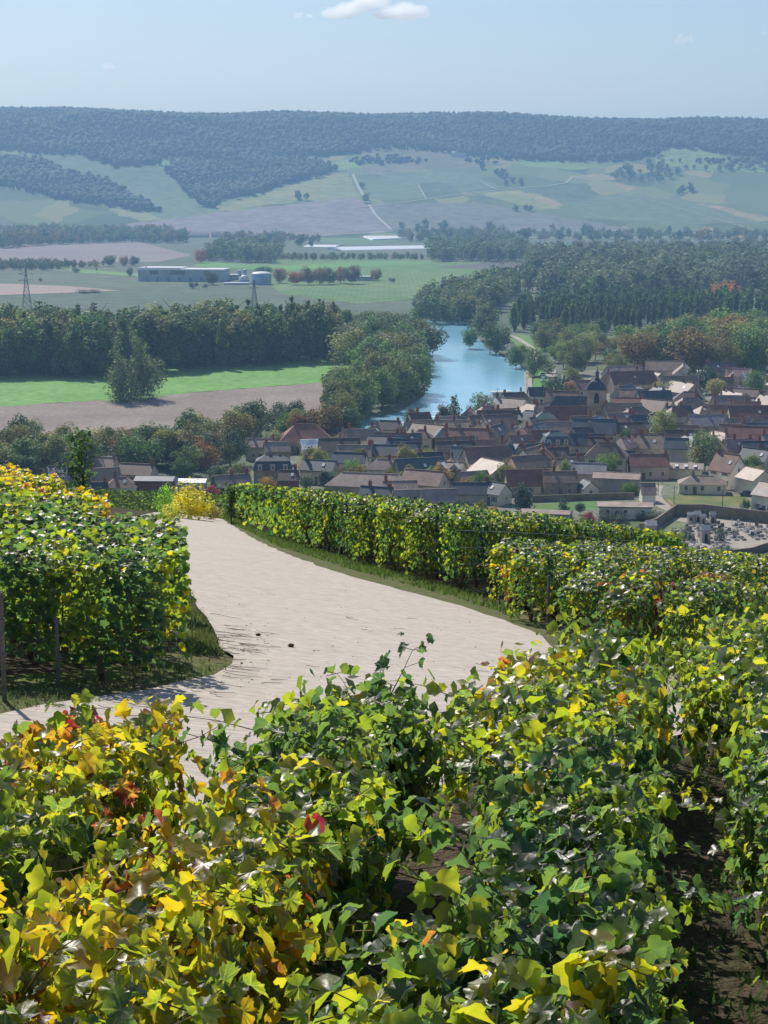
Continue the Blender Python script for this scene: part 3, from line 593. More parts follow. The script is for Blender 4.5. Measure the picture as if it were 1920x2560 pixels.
cnt['park'] = wood([(1570, 928), (1640, 936), (1800, 940), (2000, 940), (2000, 868), (1850, 862), (1700, 872), (1600, 895)], 17.5, ['round'], (17, 23), [G1, G2, OL, (.12, .15, .05), (.17, .125, .05)],
     'big rounded tree in the park wood behind the village', 'rounded trees of the park wood behind the village', (.95, 1.25))
cnt['pale'] = wood_s([(1320, 738), (1480, 760), (1920, 738), (2000, 730), (2000, 665), (1600, 658), (1380, 668), (1300, 700)], 24, ['tall', 'round', 'airy'], (20, 28), [GY, (.10, .125, .07), G1, GY, (.085, .11, .06)],
     'pale grey-green tree in the wet wood on the far side of the river', 'grey-green trees of the wet wood', (1.0, 1.4))

def T(px, py, hpx, wpx, kd, col, label, name='broadleaf_tree', cat='tree', jit=.04, group=None):
    p = at(px, py); m = p[1]/F/CP*1.0; h = hpx*m*1.02; base = {'round': 1.0, 'tall': .7, 'poplar': .36, 'slim': .26, 'willow': .88, 'bush': 1.25, 'airy': .9, 'cone': .66, 'ball': .78, 'clipped': .8, 'far': 1.0, 'ragged': 1.0}[kd]
    return tree(kd, p[0], p[1], h, wpx/hpx/base, col, label, cat, group, name, jit=jit)
lone = (325, 1000)
pl = at(*lone)
for dx, dy, h, c in ((-7, 0, 17, OL), (0, -2, 24, (.125, .135, .055)), (7, 0, 21, OL), (3, 3, 22, G1), (-4, 3, 21, OL), (10, -1, 18, (.13, .14, .055))):
    pass
def multi_tree(px, py, stems, label, name='broadleaf_tree', group=None):
    """a many-stemmed tree: one thing, several leafy limbs"""
    p = at(px, py); o = empty(name, (p[0], p[1], 0)); tag(o, label, 'tree', group)
    for dx, dy, h, w, kd, c in stems:
        cm, tm = random.choice(TK[kd])
        for nm, me in (('trunk', tm), ('crown', cm)):
            q = link(nm, me, o, (dx, dy, 0), (0, 0, random.uniform(0, 6))); q.scale = (h*w, h*w, h); q.color = (*c, 1)
    ALL_TREES.append((p[0], p[1], 12)); return o
T(328, 1000, 190, 178, 'ragged', (.125, .14, .055), 'big ragged lone tree standing between green field and ploughed field')
T(1660, 1112, 92, 84, 'round', (.17, .20, .07), 'large round yellow-green tree rising among the village roofs')
T(1762, 1178, 104, 100, 'willow', (.13, .17, .075), 'tall loose grey-green tree beside the hall with skylight strips')
T(1136, 1072, 82, 58, 'cone', (.05, .075, .045), 'dark pointed conifer at the river edge of the village', 'conifer')
T(1110, 1075, 66, 42, 'tall', (.08, .085, .05), 'dark bushy tree pressed against the riverside conifer')
T(1205, 1052, 76, 84, 'airy', (.12, .16, .08), 'airy pale green willow on the village waterfront')
T(1200, 1046, 34, 34, 'ball', (.06, .10, .06), 'small round dark shrub under the waterfront willow')
T(1028, 1062, 46, 44, 'round', (.06, .09, .045), 'small dark tree at the foam of the river bend')
T(1388, 1012, 78, 66, 'round', (.05, .085, .045), 'dark round tree beside the slate-roofed riverside house')
T(1424, 1000, 50, 38, 'tall', (.30, .19, .12), 'pink-brown autumn tree beside the church nave roof')
T(1290, 1010-30-60, 60, 60, 'round', G1, 'round tree low on the meadow side of the river road')
T(1215, 852, 92, 90, 'round', (.10, .125, .055), 'tall twin-domed tree at the head of the river bend')
T(1240, 885, 80, 84, 'round', (.065, .10, .045), 'broad dark tree leaning over the bend of the river')
T(1175, 872, 55, 46, 'round', G1, 'lower dark tree at the water between the two bend trees')
T(1336, 942, 76, 62, 'round', (.11, .14, .055), 'olive round tree by the start of the riverside road')
T(1302, 915, 56, 50, 'round', (.09, .12, .05), 'olive tree close to the water on the road side')
T(1378, 842+20, 66, 80, 'round', (.11, .14, .065), 'broad grey-green dome tree on the river meadow')
T(1355, 845, 50, 50, 'round', (.05, .085, .04), 'dark round tree touching the dome tree on the meadow')
T(1460, 905, 72, 76, 'round', (.18, .20, .07), 'large light yellow-green tree above the riverside road')
T(1415, 905, 55, 54, 'round', (.14, .125, .05), 'brownish round tree next to the light yellow-green one')
T(1500, 848, 52, 54, 'round', G3, 'dark round tree on the meadow before the poplar plantation')
T(1463, 842, 46, 30, 'tall', G3, 'narrow dark tree on the meadow before the poplar plantation')
T(1690, 735, 66, 66, 'round', (.19, .22, .09), 'pale yellow-green rounded tree rising behind the plantation')
T(1812, 768, 66, 92, 'round', (.34, .19, .08), 'bright orange autumn tree behind the poplar plantation')
T(1765, 765, 40, 40, 'round', (.22, .16, .07), 'small brown-orange tree beside the bright orange one')
T(1430, 965, 46, 56, 'round', (.14, .17, .06), 'light green tree above the dark round one near the church')
T(1370, 935, 35, 40, 'bush', G1, 'dark bush at the inner edge of the riverside road', 'shrub', 'shrub')
T(1645, 1001, 46, 34, 'ball', (.26, .24, .10), 'yellowing pollard tree, first in the line on the village square')
T(1675, 1001, 46, 38, 'ball', (.15, .19, .08), 'green pollard tree between the yellowing ones on the square')
T(1722, 1000, 44, 38, 'ball', (.27, .23, .09), 'yellowing pollard tree above the white hipped roof')
T(1790, 998, 50, 54, 'ball', (.27, .24, .09), 'widest yellowing pollard tree on the village square')
T(1888, 990, 66, 62, 'round', (.12, .17, .06), 'round green tree beside the white-roofed hall at the park edge')
T(1730, 975, 62, 30, 'tall', DK, 'dark narrow tree between the pollards and the park wood')
T(1765, 985, 74, 58, 'round', DK, 'dark spreading tree behind the pollards')
T(1590, 1030, 40, 44, 'airy', (.20, .22, .12), 'small pale green tree on the far side of the church tower')
T(1545, 998, 36, 16, 'cone', (.26, .21, .07), 'yellow cone-shaped tree close to the church tower', 'cone_tree')
T(1572, 998, 32, 16, 'cone', (.25, .20, .07), 'yellow cone-shaped tree one step farther from the church tower', 'cone_tree')
T(1633, 998, 26, 14, 'cone', (.28, .20, .07), 'yellow cone-shaped tree beside the square pollards', 'cone_tree')
T(1822, 975, 36, 30, 'round', (.24, .10, .07), 'small reddish tree before the white-roofed hall', 'broadleaf_tree')
T(1567, 1114, 44, 38, 'round', (.09, .13, .07), 'small green tree between roofs below the church')
T(1305, 1228+65, 86, 62, 'tall', (.035, .065, .055), 'tall dark blue-green yew in the garden above the hedge vines', 'conifer')
T(1150, 1290, 44, 48, 'round', (.05, .08, .055), 'round dark shrub against the low roofs at the vineyard', 'shrub', 'shrub')
T(1200, 1295, 46, 46, 'round', (.13, .14, .06), 'olive round shrub at the vineyard edge', 'shrub', 'shrub')
T(1232, 1296, 32, 34, 'round', (.30, .23, .06), 'yellow round shrub at the vineyard edge', 'shrub', 'shrub')
T(1112, 1288, 34, 40, 'bush', (.07, .10, .05), 'low green shrub at the vineyard edge below the low roofs', 'shrub', 'shrub')
T(1408, 1290, 44, 44, 'cone', (.05, .09, .05), 'bushy green garden tree beside the flat-roofed store', 'shrub', 'shrub')
T(1450, 1287, 30, 28, 'ball', (.04, .07, .045), 'dark clipped ball tree between store and flat-roofed house', 'shrub', 'shrub')
T(1455, 1318, 30, 36, 'bush', (.19, .22, .10), 'pale green shrub before the flat-roofed house', 'shrub', 'shrub')
T(1474, 1318, 42, 34, 'round', (.20, .06, .06), 'dark red shrub before the flat-roofed house', 'shrub', 'shrub')
T(1572, 1240, 36, 34, 'round', (.10, .17, .05), 'green bush in the yard behind the long pink-roofed hall', 'shrub', 'shrub')
T(1590, 1238, 24, 28, 'round', (.15, .20, .06), 'lighter bush in the yard beside the parked car', 'shrub', 'shrub')
T(1862, 1280, 32, 30, 'bush', (.05, .085, .04), 'dark shrub beside the white house above the cemetery', 'shrub', 'shrub')
T(1865, 1200, 50, 30, 'cone', (.03, .055, .045), 'dark conifer squeezed between the steep brown and slate roofs', 'conifer')
# village trees below the river on the near side
for i, a in enumerate([(575, 1165, 62, 62, 'round', (.10, .115, .04), 'dark olive round tree beside the twin-gabled house'), (380, 1165, 110, 110, 'round', (.085, .125, .05), 'largest green dome tree in the belt before the ploughed field'), (450, 1170, 80, 66, 'tall', (.06, .09, .04), 'dark tall tree against the largest dome tree'),
   (78, 1110, 62, 74, 'round', (.16, .19, .09), 'pale grey-green willow at the edge of the ploughed field'), (860, 1085, 106, 74, 'willow', (.13, .155, .065), 'tall grey-green willow before the river foam'), (880, 1100, 56, 50, 'tall', G3, 'dark tree at the river side of the belt'), (700, 1075, 70, 90, 'round', (.06, .085, .04), 'dark broad tree at the edge of the ploughed field'),
   (590, 1118, 48, 52, 'round', (.16, .19, .10), 'silver-green willow above the twin-gabled house'), (690, 1130, 55, 80, 'willow', (.17, .21, .12), 'wide silver-green willow beside the big brown roof'), (640, 1115, 40, 30, 'round', (.15, .23, .09), 'bright green sapling between the two silver-green willows'),
   (845, 1130, 44, 40, 'round', (.16, .18, .09), 'pale round tree hiding the end of the slate annex'), (790, 1175, 62, 66, 'round', (.20, .19, .05), 'yellow-green tree in front of the pale awning roof'), (770, 1200, 60, 60, 'round', (.24, .19, .05), 'yellowing tree beside the row of slate dormers'), (900, 1185, 70, 44, 'tall', (.10, .13, .05), 'green upright tree behind the brick chimney'),
   (865, 1165, 40, 36, 'round', (.22, .15, .06), 'small brown-orange tree behind the yellow-green one'), (668, 1238, 46, 44, 'round', (.30, .21, .07), 'golden shrub at the foot of the village above the hedge vines'), (695, 1232, 34, 28, 'round', (.22, .13, .09), 'pinkish brown shrub beside the golden one'),
   (765, 1225, 42, 50, 'round', (.10, .13, .09), 'grey-green round tree beside the steep slate house'), (815, 1225, 52, 50, 'tall', (.05, .08, .06), 'dark blue-green tree beside the steep slate house'), (430, 1178, 38, 34, 'cone', (.10, .14, .12), 'blue-green conical tree among the belt gardens'), (458, 1175, 42, 26, 'cone', (.06, .09, .075), 'dark conical tree beside the blue-green one'),
   (455, 1190, 46, 60, 'round', (.08, .15, .05), 'fresh green tree below the two conical ones'), (545, 1215, 52, 66, 'round', (.05, .08, .04), 'dark tree at the garden edge above the knoll vineyard'), (595, 1215, 64, 60, 'round', (.11, .14, .07), 'light olive tree at the garden edge above the knoll vineyard'), (165, 1205, 62, 76, 'round', (.21, .18, .06), 'olive yellow tree at the end of the belt'),
   (115, 1208, 36, 42, 'round', (.24, .19, .06), 'small yellow tree at the end of the belt'), (222, 1185, 48, 38, 'round', (.20, .13, .07), 'brown-orange tree behind the clustered cottages'), (315, 1150, 50, 34, 'tall', (.20, .13, .06), 'rusty brown tree halfway along the belt'), (480, 1160, 78, 84, 'round', (.14, .10, .05), 'brown-red broad tree in the middle of the belt'),
   (535, 1150, 70, 60, 'round', (.12, .085, .045), 'dark brown tree behind the olive round one'), (535, 1245, 30, 46, 'bush', (.20, .05, .06), 'dark red shrub beside the white flat house'), (640, 1240, 30, 40, 'bush', (.12, .14, .07), 'low green shrub below the stone house'), (785, 1252, 26, 60, 'bush', (.17, .18, .10), 'pale shrub row below the long barn'), (1075, 1155, 38, 34, 'round', (.17, .21, .06), 'small bright tree in a courtyard of the riverside roofs')]):
    px, py, h, w, kd, c, lab = a; T(px, py, h, w, kd, c, lab, 'conifer' if kd == 'cone' else ('shrub' if 'shrub' in lab else 'broadleaf_tree'), 'shrub' if 'shrub' in lab else 'tree')
# plain: factory trees, hedges, small groups
for px, py, h, w, kd, c, lab in [(1240-540, 708, 38, 38, 'round', (.20, .11, .06), 'brown autumn tree next to the blue tank'), (738, 712, 36, 42, 'round', (.24, .12, .07), 'reddish tree beside the low sheds of the works'), (660, 690, 26, 46, 'round', G3, 'dark dome tree behind the blue tank'),
    (770, 712, 44, 46, 'round', (.13, .11, .06), 'first brown-green tree in the line beside the works'), (800, 712, 46, 48, 'round', (.14, .12, .06), 'second brown-green tree in the line beside the works'), (824, 711, 42, 44, 'round', (.11, .12, .06), 'third brown-green tree in the line beside the works'),
    (852, 708, 40, 36, 'round', (.28, .11, .08), 'red autumn tree in the line beside the works'), (880, 710, 50, 56, 'round', (.12, .11, .06), 'tallest tree in the line beside the works'), (940, 702, 30, 36, 'round', (.15, .12, .06), 'last separate tree in the line beside the works'),
    (530, 712, 32, 38, 'round', DK, 'dark tree at the end of the long pale works building'), (484, 722, 18, 26, 'bush', DK, 'dark bush in the field before the works'), (512, 720, 10, 18, 'bush', DK, 'small flat bush in the field before the works'), (360, 702, 36, 24, 'round', (.14, .12, .08), 'brownish tree at the near corner of the works'),
    (325, 690, 22, 20, 'round', G1, 'small round tree at the edge of the bright strip'), (242, 682, 34, 16, 'airy', (.13, .12, .06), 'thin tree standing alone on the bright strip'), (190, 682, 12, 24, 'bush', DK, 'dark bush on the line of the bright strip'), (102, 704, 8, 12, 'bush', DK, 'tiny bush near the pylon'),
    (980, 706, 12, 20, 'bush', DK, 'tiny bush on the far green field'), (502, 658, 34, 34, 'round', (.24, .11, .06), 'orange-brown tree before the clump on the plain'), (275, 666, 30, 34, 'round', G1, 'round dark tree in the plain hedgerow'), (310, 665, 26, 28, 'round', (.22, .17, .08), 'yellow tree in the plain hedgerow'), (335, 664, 24, 28, 'round', G3, 'dark tree ending the plain hedgerow')]:
    T(px, py, h, w, kd, c, lab)
T(222, 732, 8, 56, 'clipped', (.06, .07, .06), 'long low dark hedge beside the bare field strip', 'hedge', 'hedge')
def belt(poly, spacing, hr, cols, label, group, wr=(.9, 1.3), cap=300, hilly=False):
    if hilly and 'long' not in label and 'scattered' not in label:
        for x, y in scatter([hit(*p) for p in poly], spacing)[:4]: tree('far', x, y, random.uniform(*hr), random.uniform(*wr), random.choice(cols), label, 'tree', group, 'broadleaf_tree')
    else: stuff_wood(poly, spacing, ['round', 'tall'], hr, cols, label, wr, hilly)
FARC = [G1, G3, OL, GY, (.16, .13, .06)]
belt([(-60, 612), (0, 622), (160, 612), (330, 606), (430, 610), (480, 605), (420, 588), (330, 590), (150, 585), (-60, 592)], 24, (15, 26), FARC, 'dark tree in the wood below the far ploughed hillside', 'trees of the wood below the far ploughed hillside')
belt([(505, 656), (690, 660), (700, 635), (560, 625)], 21, (17, 25), [GY, G1, (.12, .15, .08)], 'grey-green tree of the clump standing on the plain', 'trees of the clump on the plain')
belt([(1070, 655), (1310, 658), (1320, 630), (1240, 622), (1080, 630)], 22, (16, 24), [GY, G1, (.12, .15, .08)], 'grey-green tree of the copse past the polytunnels', 'trees of the copse past the polytunnels')
belt([(-60, 676), (120, 676), (260, 666), (-60, 664)], 11, (4, 11), FARC, 'small tree of the hedgerow on the plain', 'trees of the plain hedgerow')
belt([(700, 652), (1060, 650), (1060, 646), (700, 646)], 12, (4, 10), FARC, 'small tree of the hedgerow below the polytunnels', 'trees of the hedgerow below the polytunnels')
belt([(1320, 650), (1480, 640), (1920, 634), (2000, 650), (2000, 662), (1320, 672)], 24, (14, 24), FARC, 'tree of the belt bordering the far wet wood', 'trees bordering the far wet wood')
belt([(985, 604), (1230, 612), (1320, 608), (1240, 578), (1150, 575), (990, 572)], 36, (12, 24), FARC, 'dark tree of the thicket at the foot of the vine slope', 'trees of the thicket at the foot of the vine slope')
belt([(1300, 602), (1500, 604), (2000, 606), (2000, 592), (1600, 588), (1380, 578), (1300, 588)], 44, (10, 22), FARC, 'scattered tree at the foot of the vine slope', 'scattered trees at the foot of the vine slope')
belt([(560, 612), (780, 618), (800, 606), (700, 598), (560, 600)], 44, (12, 22), FARC, 'tree around the far farmsteads', 'trees around the far farmsteads')
for poly, lab in (([(1232, 438), (1258, 448), (1284, 444), (1270, 424), (1240, 420)], 'upper dark clump'), ([(1260, 462), (1290, 466), (1314, 462), (1305, 442), (1265, 442)], 'lower dark clump'), ([(1282, 530), (1330, 532), (1325, 522), (1290, 520)], 'lone round clump'), ([(1690, 486), (1730, 490), (1730, 472), (1690, 468)], 'square clump'),
      ([(1510, 446), (1560, 456), (1690, 458), (1700, 434), (1640, 424), (1520, 428)], 'long clump'), ([(1860, 500), (1874, 501), (1872, 494), (1862, 494)], 'smallest clump'), ([(1200, 428), (1212, 428), (1210, 420), (1200, 420)], 'tiny upper clump'), ([(738, 500), (772, 502), (770, 495), (740, 493)], 'pair on the ploughed slope'), ([(905, 510), (925, 512), (918, 498), (905, 496)], 'clump beside the farm track'),
      ([(900, 470), (912, 476), (912, 462), (902, 458)], 'bushes beside the farm track'), ([(1640, 430), (1920, 434), (1920, 412), (1760, 424), (1640, 420)], 'scattered hedge of the upper meadows')):
    belt(poly, 22 if 'long' not in lab and 'scattered' not in lab else 30, (10, 20), [G3, G1, DK], 'tree of the '+lab+' on the opposite vine slope' if 'on' not in lab.split() else 'tree of the '+lab, 'trees, '+lab, hilly=True)
# forest mantling the ridge: one mass nobody could count
def ico(sub):
    import bmesh
    bm = bmesh.new(); bmesh.ops.create_icosphere(bm, subdivisions=sub, radius=1); V = np.array([v.co[:] for v in bm.verts]); T = np.array([[v.index for v in f.verts] for f in bm.faces]); bm.free(); return V, T
IV, IT = ico(1)
def canopy(poly_list, spacing, label, name, hr=(9, 17), cap=24000, rr=(4, 8.5), fringe=None, fs=9):
    Vs, Ts, Rs = [], [], []; k = 0
    for poly in poly_list:
        ns = 1
        W = [hit(*p) for p in poly]
        for x, y in scatter(W, spacing)[:cap]:
            x += rng.normal(0, 7); y += rng.normal(0, 9)*(y < 5050); z = float(H(x, y)); R = rng.uniform(*rr); zz = rng.uniform(*hr); lf = 1+.28*math.sin(x/47+math.sin(y/60)*2)+.2*math.sin(y/31+x/90); R *= lf; zz *= .8+.25*lf; c = IV*(R, R, zz*.55)*(1+rng.normal(0, .12, (len(IV), 1)))
            Vs.append(c+(x, y, z+zz*.55)); Ts.append(IT+k); k += len(IV); Rs.append(np.clip(rng.normal(.42, .25)+.18*math.sin(x/70+1.3*math.sin(y/55))+rng.normal(0, .12, len(IV)), 0, 1))
    me = mesh_np(name, np.concatenate(Vs), np.concatenate(Ts), M['woodmass'], np.concatenate(Rs), True); o = link(name, me); o.color = (.095, .11, .048, 1)
    tag(o, label, 'forest', kind='stuff'); return k//len(IV)
main = [(-120, 376), (0, 377), (60, 381), (200, 388), (225, 402), (300, 415), (390, 414), (402, 396), (560, 399), (740, 395), (880, 386), (930, 374), (1090, 378), (1180, 394), (1300, 400), (1420, 404), (1530, 406), (1600, 396), (1640, 386), (1630, 374), (1700, 368), (1770, 378), (1840, 390), (2050, 392)]
W_hi = []
cnt['ridge'] = 0
wl_ = [hit(*p) for p in main]; ridge_poly = [(p[0], p[1]) for p in wl_]+[(1500, 5130), (-1400, 5130)]
_hit = hit
def hit(px, py, _h=_hit): return np.array((px, py, 0)) if abs(py) > 3000 or getattr(canopy, 'raw', False) else _h(px, py)
canopy.raw = True
cnt['ridge'] = canopy([ridge_poly], 11.2, 'blue-green forest mantling the long ridge', 'forest')
canopy.raw = False
cnt['w2'] = canopy([[(-120, 398), (0, 402), (95, 405), (165, 438), (250, 452), (300, 485), (395, 530), (330, 528), (250, 512), (180, 505), (90, 484), (0, 462), (-120, 455)]], 10.5, 'dark wood running down the near spur of the ridge', 'forest', hr=(9, 16))
cnt['w3'] = canopy([[(418, 430), (436, 414), (600, 402), (740, 404), (800, 408), (832, 428), (770, 446), (640, 484), (560, 500), (520, 520), (490, 505), (455, 462)]], 10.5, 'wedge-shaped wood pointing down between the vineyards', 'forest', hr=(9, 16))
cnt['w4'] = canopy([[(880, 398), (1020, 396), (1060, 402), (1000, 412), (880, 410)], [(1640, 412), (1700, 404), (1780, 410), (1930, 408), (1930, 402), (1780, 402)], [(1130, 402), (1200, 404), (1250, 408), (1200, 410)]], 17, 'scrub and low trees above the upper vineyards', 'forest', hr=(5, 11))
print('TREES', cnt, len(ALL_TREES))
# ------------------------------------------------------------------ village
def mm(py): return at(960, py)[1]/F          # metres per photo pixel on the valley floor at this height of the view
sheet('village_ground', [(860, 1130), (1000, 1075), (1240, 1022), (1340, 1000), (1390, 940), (1480, 925), (1700, 940), (2050, 945), (2050, 1330), (1600, 1330), (1250, 1420), (600, 1420), (500, 1280), (600, 1190), (700, 1130)], pmat('village_ground', (.24, .23, .20), (.13, .16, .08), .06, .95, scale2=.5), .08)
RC = {'brown': (.175, .115, .088), 'red': (.17, .082, .062), 'rust': (.22, .125, .085), 'slate': (.055, .065, .08), 'bluegrey': (.075, .095, .105), 'grey': (.17, .165, .165), 'pink': (.26, .16, .14), 'tan': (.23, .17, .135), 'white': (.75, .75, .74), 'dark': (.085, .062, .055), 'mauve': (.25, .185, .155)}
RN = {'brown': 'brown-tiled', 'red': 'dark red-tiled', 'rust': 'russet-tiled', 'slate': 'dark slate', 'bluegrey': 'blue-grey', 'grey': 'pale grey', 'pink': 'pinkish', 'tan': 'light tan', 'white': 'white', 'dark': 'near-black', 'mauve': 'greyish brown'}
WC = {'cream': (1.3, 1.22, 1.05), 'white': (1.5, 1.5, 1.48), 'beige': (1.02, .95, .83), 'stone': (1.0, .92, .8), 'grey': (.82, .83, .84), 'brick': (.75, .38, .28), 'pinkish': (1.0, .85, .78)}
win_me = {}
def window_meshes(w=.95, h=1.35, shut=True):
    k = (w, h, shut)
    if k not in win_me:
        a = MB(); t = .09
        a.box(-w/2, w/2, -.05, .02, 0, t); a.box(-w/2, w/2, -.05, .02, h-t, h); a.box(-w/2, -w/2+t, -.05, .02, t, h-t); a.box(w/2-t, w/2, -.05, .02, t, h-t); a.box(-.03, .03, -.045, .02, t, h-t)
        p = MB(); p.box(-w/2+t, w/2-t, -.02, .015, t, h-t)
        s = MB()
        if shut: s.box(-w/2-.48, -w/2-.03, -.09, -.03, 0, h); s.box(w/2+.03, w/2+.48, -.09, -.03, 0, h)
        win_me[k] = (a.mesh('window', M['trim']), p.mesh('pane', M['glass']), s.mesh('shutter', M['shutter']) if shut else None)
    return win_me[k]
def window(parent, x, y, z, rz=0, w=.95, h=1.35, shut=False, sc_=None):
    f, p, s = window_meshes(w, h, shut); o = link('window', f, parent, (x, y, z), (0, 0, rz)); q = link('pane', p, o)
    if s: s_ = link('shutter', s, o); s_.color = sc_ or (1, 1, 1, 1)
    return o
HOUSES = []
def house(px, py, w, rot=0, roof='brown', wall='cream', wh=3.4, d=None, kind='gable', pitch=None, chim=1, wins=2, name='house', label=None, m=None, cat='house', front_gable=False, sky_=0, dorm=0, storeys=None, brickch=True):
    rot = rot+random.choice((-1, 1))*random.uniform(4, 20) if (label is None and abs(rot) < 50) else rot
    m_ = mm(py); L = w*m_; W = (d*m_ if d else min(max(L*.62, 5.5), 9.5)); rz = RAD(rot); base = at(px, py)
    ey = abs(W/2*math.cos(rz))+abs(L/2*math.sin(rz)); x0, y0 = base[0]*(base[1]+ey)/base[1], base[1]+ey
    o = empty(name, (x0, y0, .08), rz); p = pitch if pitch is not None else random.uniform(.75, 1.0); rh = W/2*p
    a = MB(); x, y = L/2, W/2
    if kind == 'gable':
        A = [(-x, -y), (x, -y), (x, y), (-x, y)]
        a.face([(-x, -y, -.3), (x, -y, -.3), (x, -y, wh), (-x, -y, wh)]); a.face([(x, y, -.3), (-x, y, -.3), (-x, y, wh), (x, y, wh)])
        a.face([(x, -y, -.3), (x, y, -.3), (x, y, wh), (x, 0, wh+rh), (x, -y, wh)]); a.face([(-x, y, -.3), (-x, -y, -.3), (-x, -y, wh), (-x, 0, wh+rh), (-x, y, wh)])
    else: a.box(-x, x, -y, y, -.3, wh)
    wl_o = a.build('wall', M['stone'] if wall == 'stone' else (M['brick'] if wall == 'brick' else M['render']), o); wl_o.color = (*WC[wall], 1)
    v = random.uniform(.88, 1.12); wl_o.color = tuple(c*v for c in WC[wall])+(1,)
    r = MB(); e = .35; t = .2
    if kind == 'gable':
        s = p; zt = wh+rh+.12; ze = wh-e*s+.12; g = x+.25
        for sg in (-1, 1):
            T_ = [(-g, sg*(y+e), ze), (g, sg*(y+e), ze), (g, 0, zt), (-g, 0, zt)]; B_ = [(q[0], q[1], q[2]-t) for q in T_]
            if sg > 0: T_ = T_[::-1]; B_ = B_[::-1]
            k = len(r.v); r.v += T_+B_; r.f += [(k, k+1, k+2, k+3), (k+7, k+6, k+5, k+4)]+[(k+i, k+4+i, k+4+(i+1) % 4, k+(i+1) % 4) for i in range(4)]; r.m += [0]*6
        r.box(-g-.02, g+.02, -.14, .14, zt-.05, zt+.09)
    elif kind in ('hip', 'mansard'):
        q = max(L-W, 0.0)/2; X, Y = x+e, y+e; zt = wh+rh+.05; ze = wh-.05
        if kind == 'mansard':
            i1 = 1.0; zm = wh+2.4; P0 = [(-X, -Y), (X, -Y), (X, Y), (-X, Y)]; P1 = [(-X+i1, -Y+i1), (X-i1, -Y+i1), (X-i1, Y-i1), (-X+i1, Y-i1)]
            for i in range(4): j = (i+1) % 4; r.face([(*P0[i], ze), (*P0[j], ze), (*P1[j], zm), (*P1[i], zm)])
            zt = zm+1.5; X, Y, ze = X-i1, Y-i1, zm; q = max(L-W, 1)/2
        R0, R1 = (-q, 0, zt), (q, 0, zt)
        r.face([(-X, -Y, ze), (X, -Y, ze), R1, R0]); r.face([(X, Y, ze), (-X, Y, ze), R0, R1]); r.face([(X, -Y, ze), (X, Y, ze), R1]); r.face([(-X, Y, ze), (-X, -Y, ze), R0])
        r.face([(-x-e, y+e, wh-.05), (x+e, y+e, wh-.05), (x+e, -y-e, wh-.05), (-x-e, -y-e, wh-.05)])
        if q > .2: r.box(-q, q, -.12, .12, zt-.06, zt+.08)
    elif kind == 'flat':
        zt = wh+.35; k = len(r.v); sl = .09*W
        r.face([(-x-.5, -y-.5, wh), (x+.5, -y-.5, wh), (x+.5, 0, wh+sl+.2), (-x-.5, 0, wh+sl+.2)]); r.face([(-x-.5, 0, wh+sl+.2), (x+.5, 0, wh+sl+.2), (x+.5, y+.5, wh), (-x-.5, y+.5, wh)])
        for sg in (-1, 1): r.face([(sg*(x+.5), -y-.5, wh), (sg*(x+.5), 0, wh+sl+.2), (sg*(x+.5), y+.5, wh)])
        r.box(-x-.5, x+.5, -y-.52, y+.52, wh-.3, wh-.01)
    ro = r.build('roof', M['tile'], o); v = random.uniform(.8, 1.2); ro.color = tuple(c*1.42*v*random.uniform(.95, 1.05) for c in RC[roof])+(1,)
    for i in range(chim):
        cx = random.choice((-1, 1))*(x-.6) if i == 0 else random.uniform(-x*.5, x*.5); c = MB(); zr = wh+rh
        if kind != 'gable': cx *= .45
        ch = random.uniform(.9, 1.6); c.box(cx-.4, cx+.4, -.28, .28, zr-1.2, zr+ch); c.box(cx-.46, cx+.46, -.34, .34, zr+ch, zr+ch+.12)
        c.lathe([(.12, 0), (.1, .35)], 6, c=(cx-.18, 0, zr+ch+.12)); c.lathe([(.12, 0), (.1, .35)], 6, c=(cx+.18, 0, zr+ch+.12))
        c.build('chimney', M['brick'] if brickch and random.random() < .7 else M['stone'], o).color = (.8, .8, .8, 1)
    ns = 2 if (storeys or (2 if wh > 4.6 else 1)) == 2 else 1
    if wins:
        n = max(1, int(L/3.2)); n = min(n, wins+1)
        sh = random.random() < .45; scol = random.choice([(1, 1, 1, 1), (1.6, 1.6, 1.6, 1), (.5, .6, .7, 1), (.55, .4, .3, 1)])
        for st in range(ns):
            for i in range(n):
                window(o, -x+L*(i+.5)/n+random.uniform(-.2, .2), -y, .95+2.7*st, 0, shut=sh, sc_=scol)
        if kind == 'gable':
            for sg in (-1, 1):
                window(o, sg*x, random.uniform(-.6, .6), wh-.4 if wh > 3 else 1.0, sg*math.pi/2, .8, 1.15)
        if wins > 1:
            dmb = MB(); dmb.box(-.5, .5, -.06, .03, -.1, 2.05); dx = -x+L*.5/n+L/n*.5 if n > 1 else x*.7
            do = dmb.build('door', M['shutter'], o, (dx, -y, 0)); do.color = (.6, .5, .45, 1)
    sl_ = math.atan(p)
    for i in range(sky_):
        k = MB(); k.box(-.4, .4, -.55, .55, 0, .1); so = k.build('skylight', M['white'], o, (random.uniform(-x*.6, x*.6), -y*.5, wh+rh*.5+.16)); so.rotation_euler = (sl_, 0, 0)
    for i in range(dorm):
        dx = -x+L*(i+.5)/dorm; k = MB(); zb = wh-.1; k.box(-.6, .6, -y-.32, -y+1.6, zb, zb+1.6); do = k.build('dormer', M['trim'], o, (dx, 0, 0)); window(do, 0, -y-.34, zb+.2, 0, .8, 1.1)
        k = MB(); k.face([(-.8, -y-.5, zb+1.6), (.8, -y-.5, zb+1.6), (.8, -y+1.7, zb+1.95), (-.8, -y+1.7, zb+1.95)]); k.box(-.8, .8, -y-.5, -y-.42, zb+1.5, zb+1.6); k.build('dormer_roof', M['tile'], do).color = (*RC['slate'], 1)
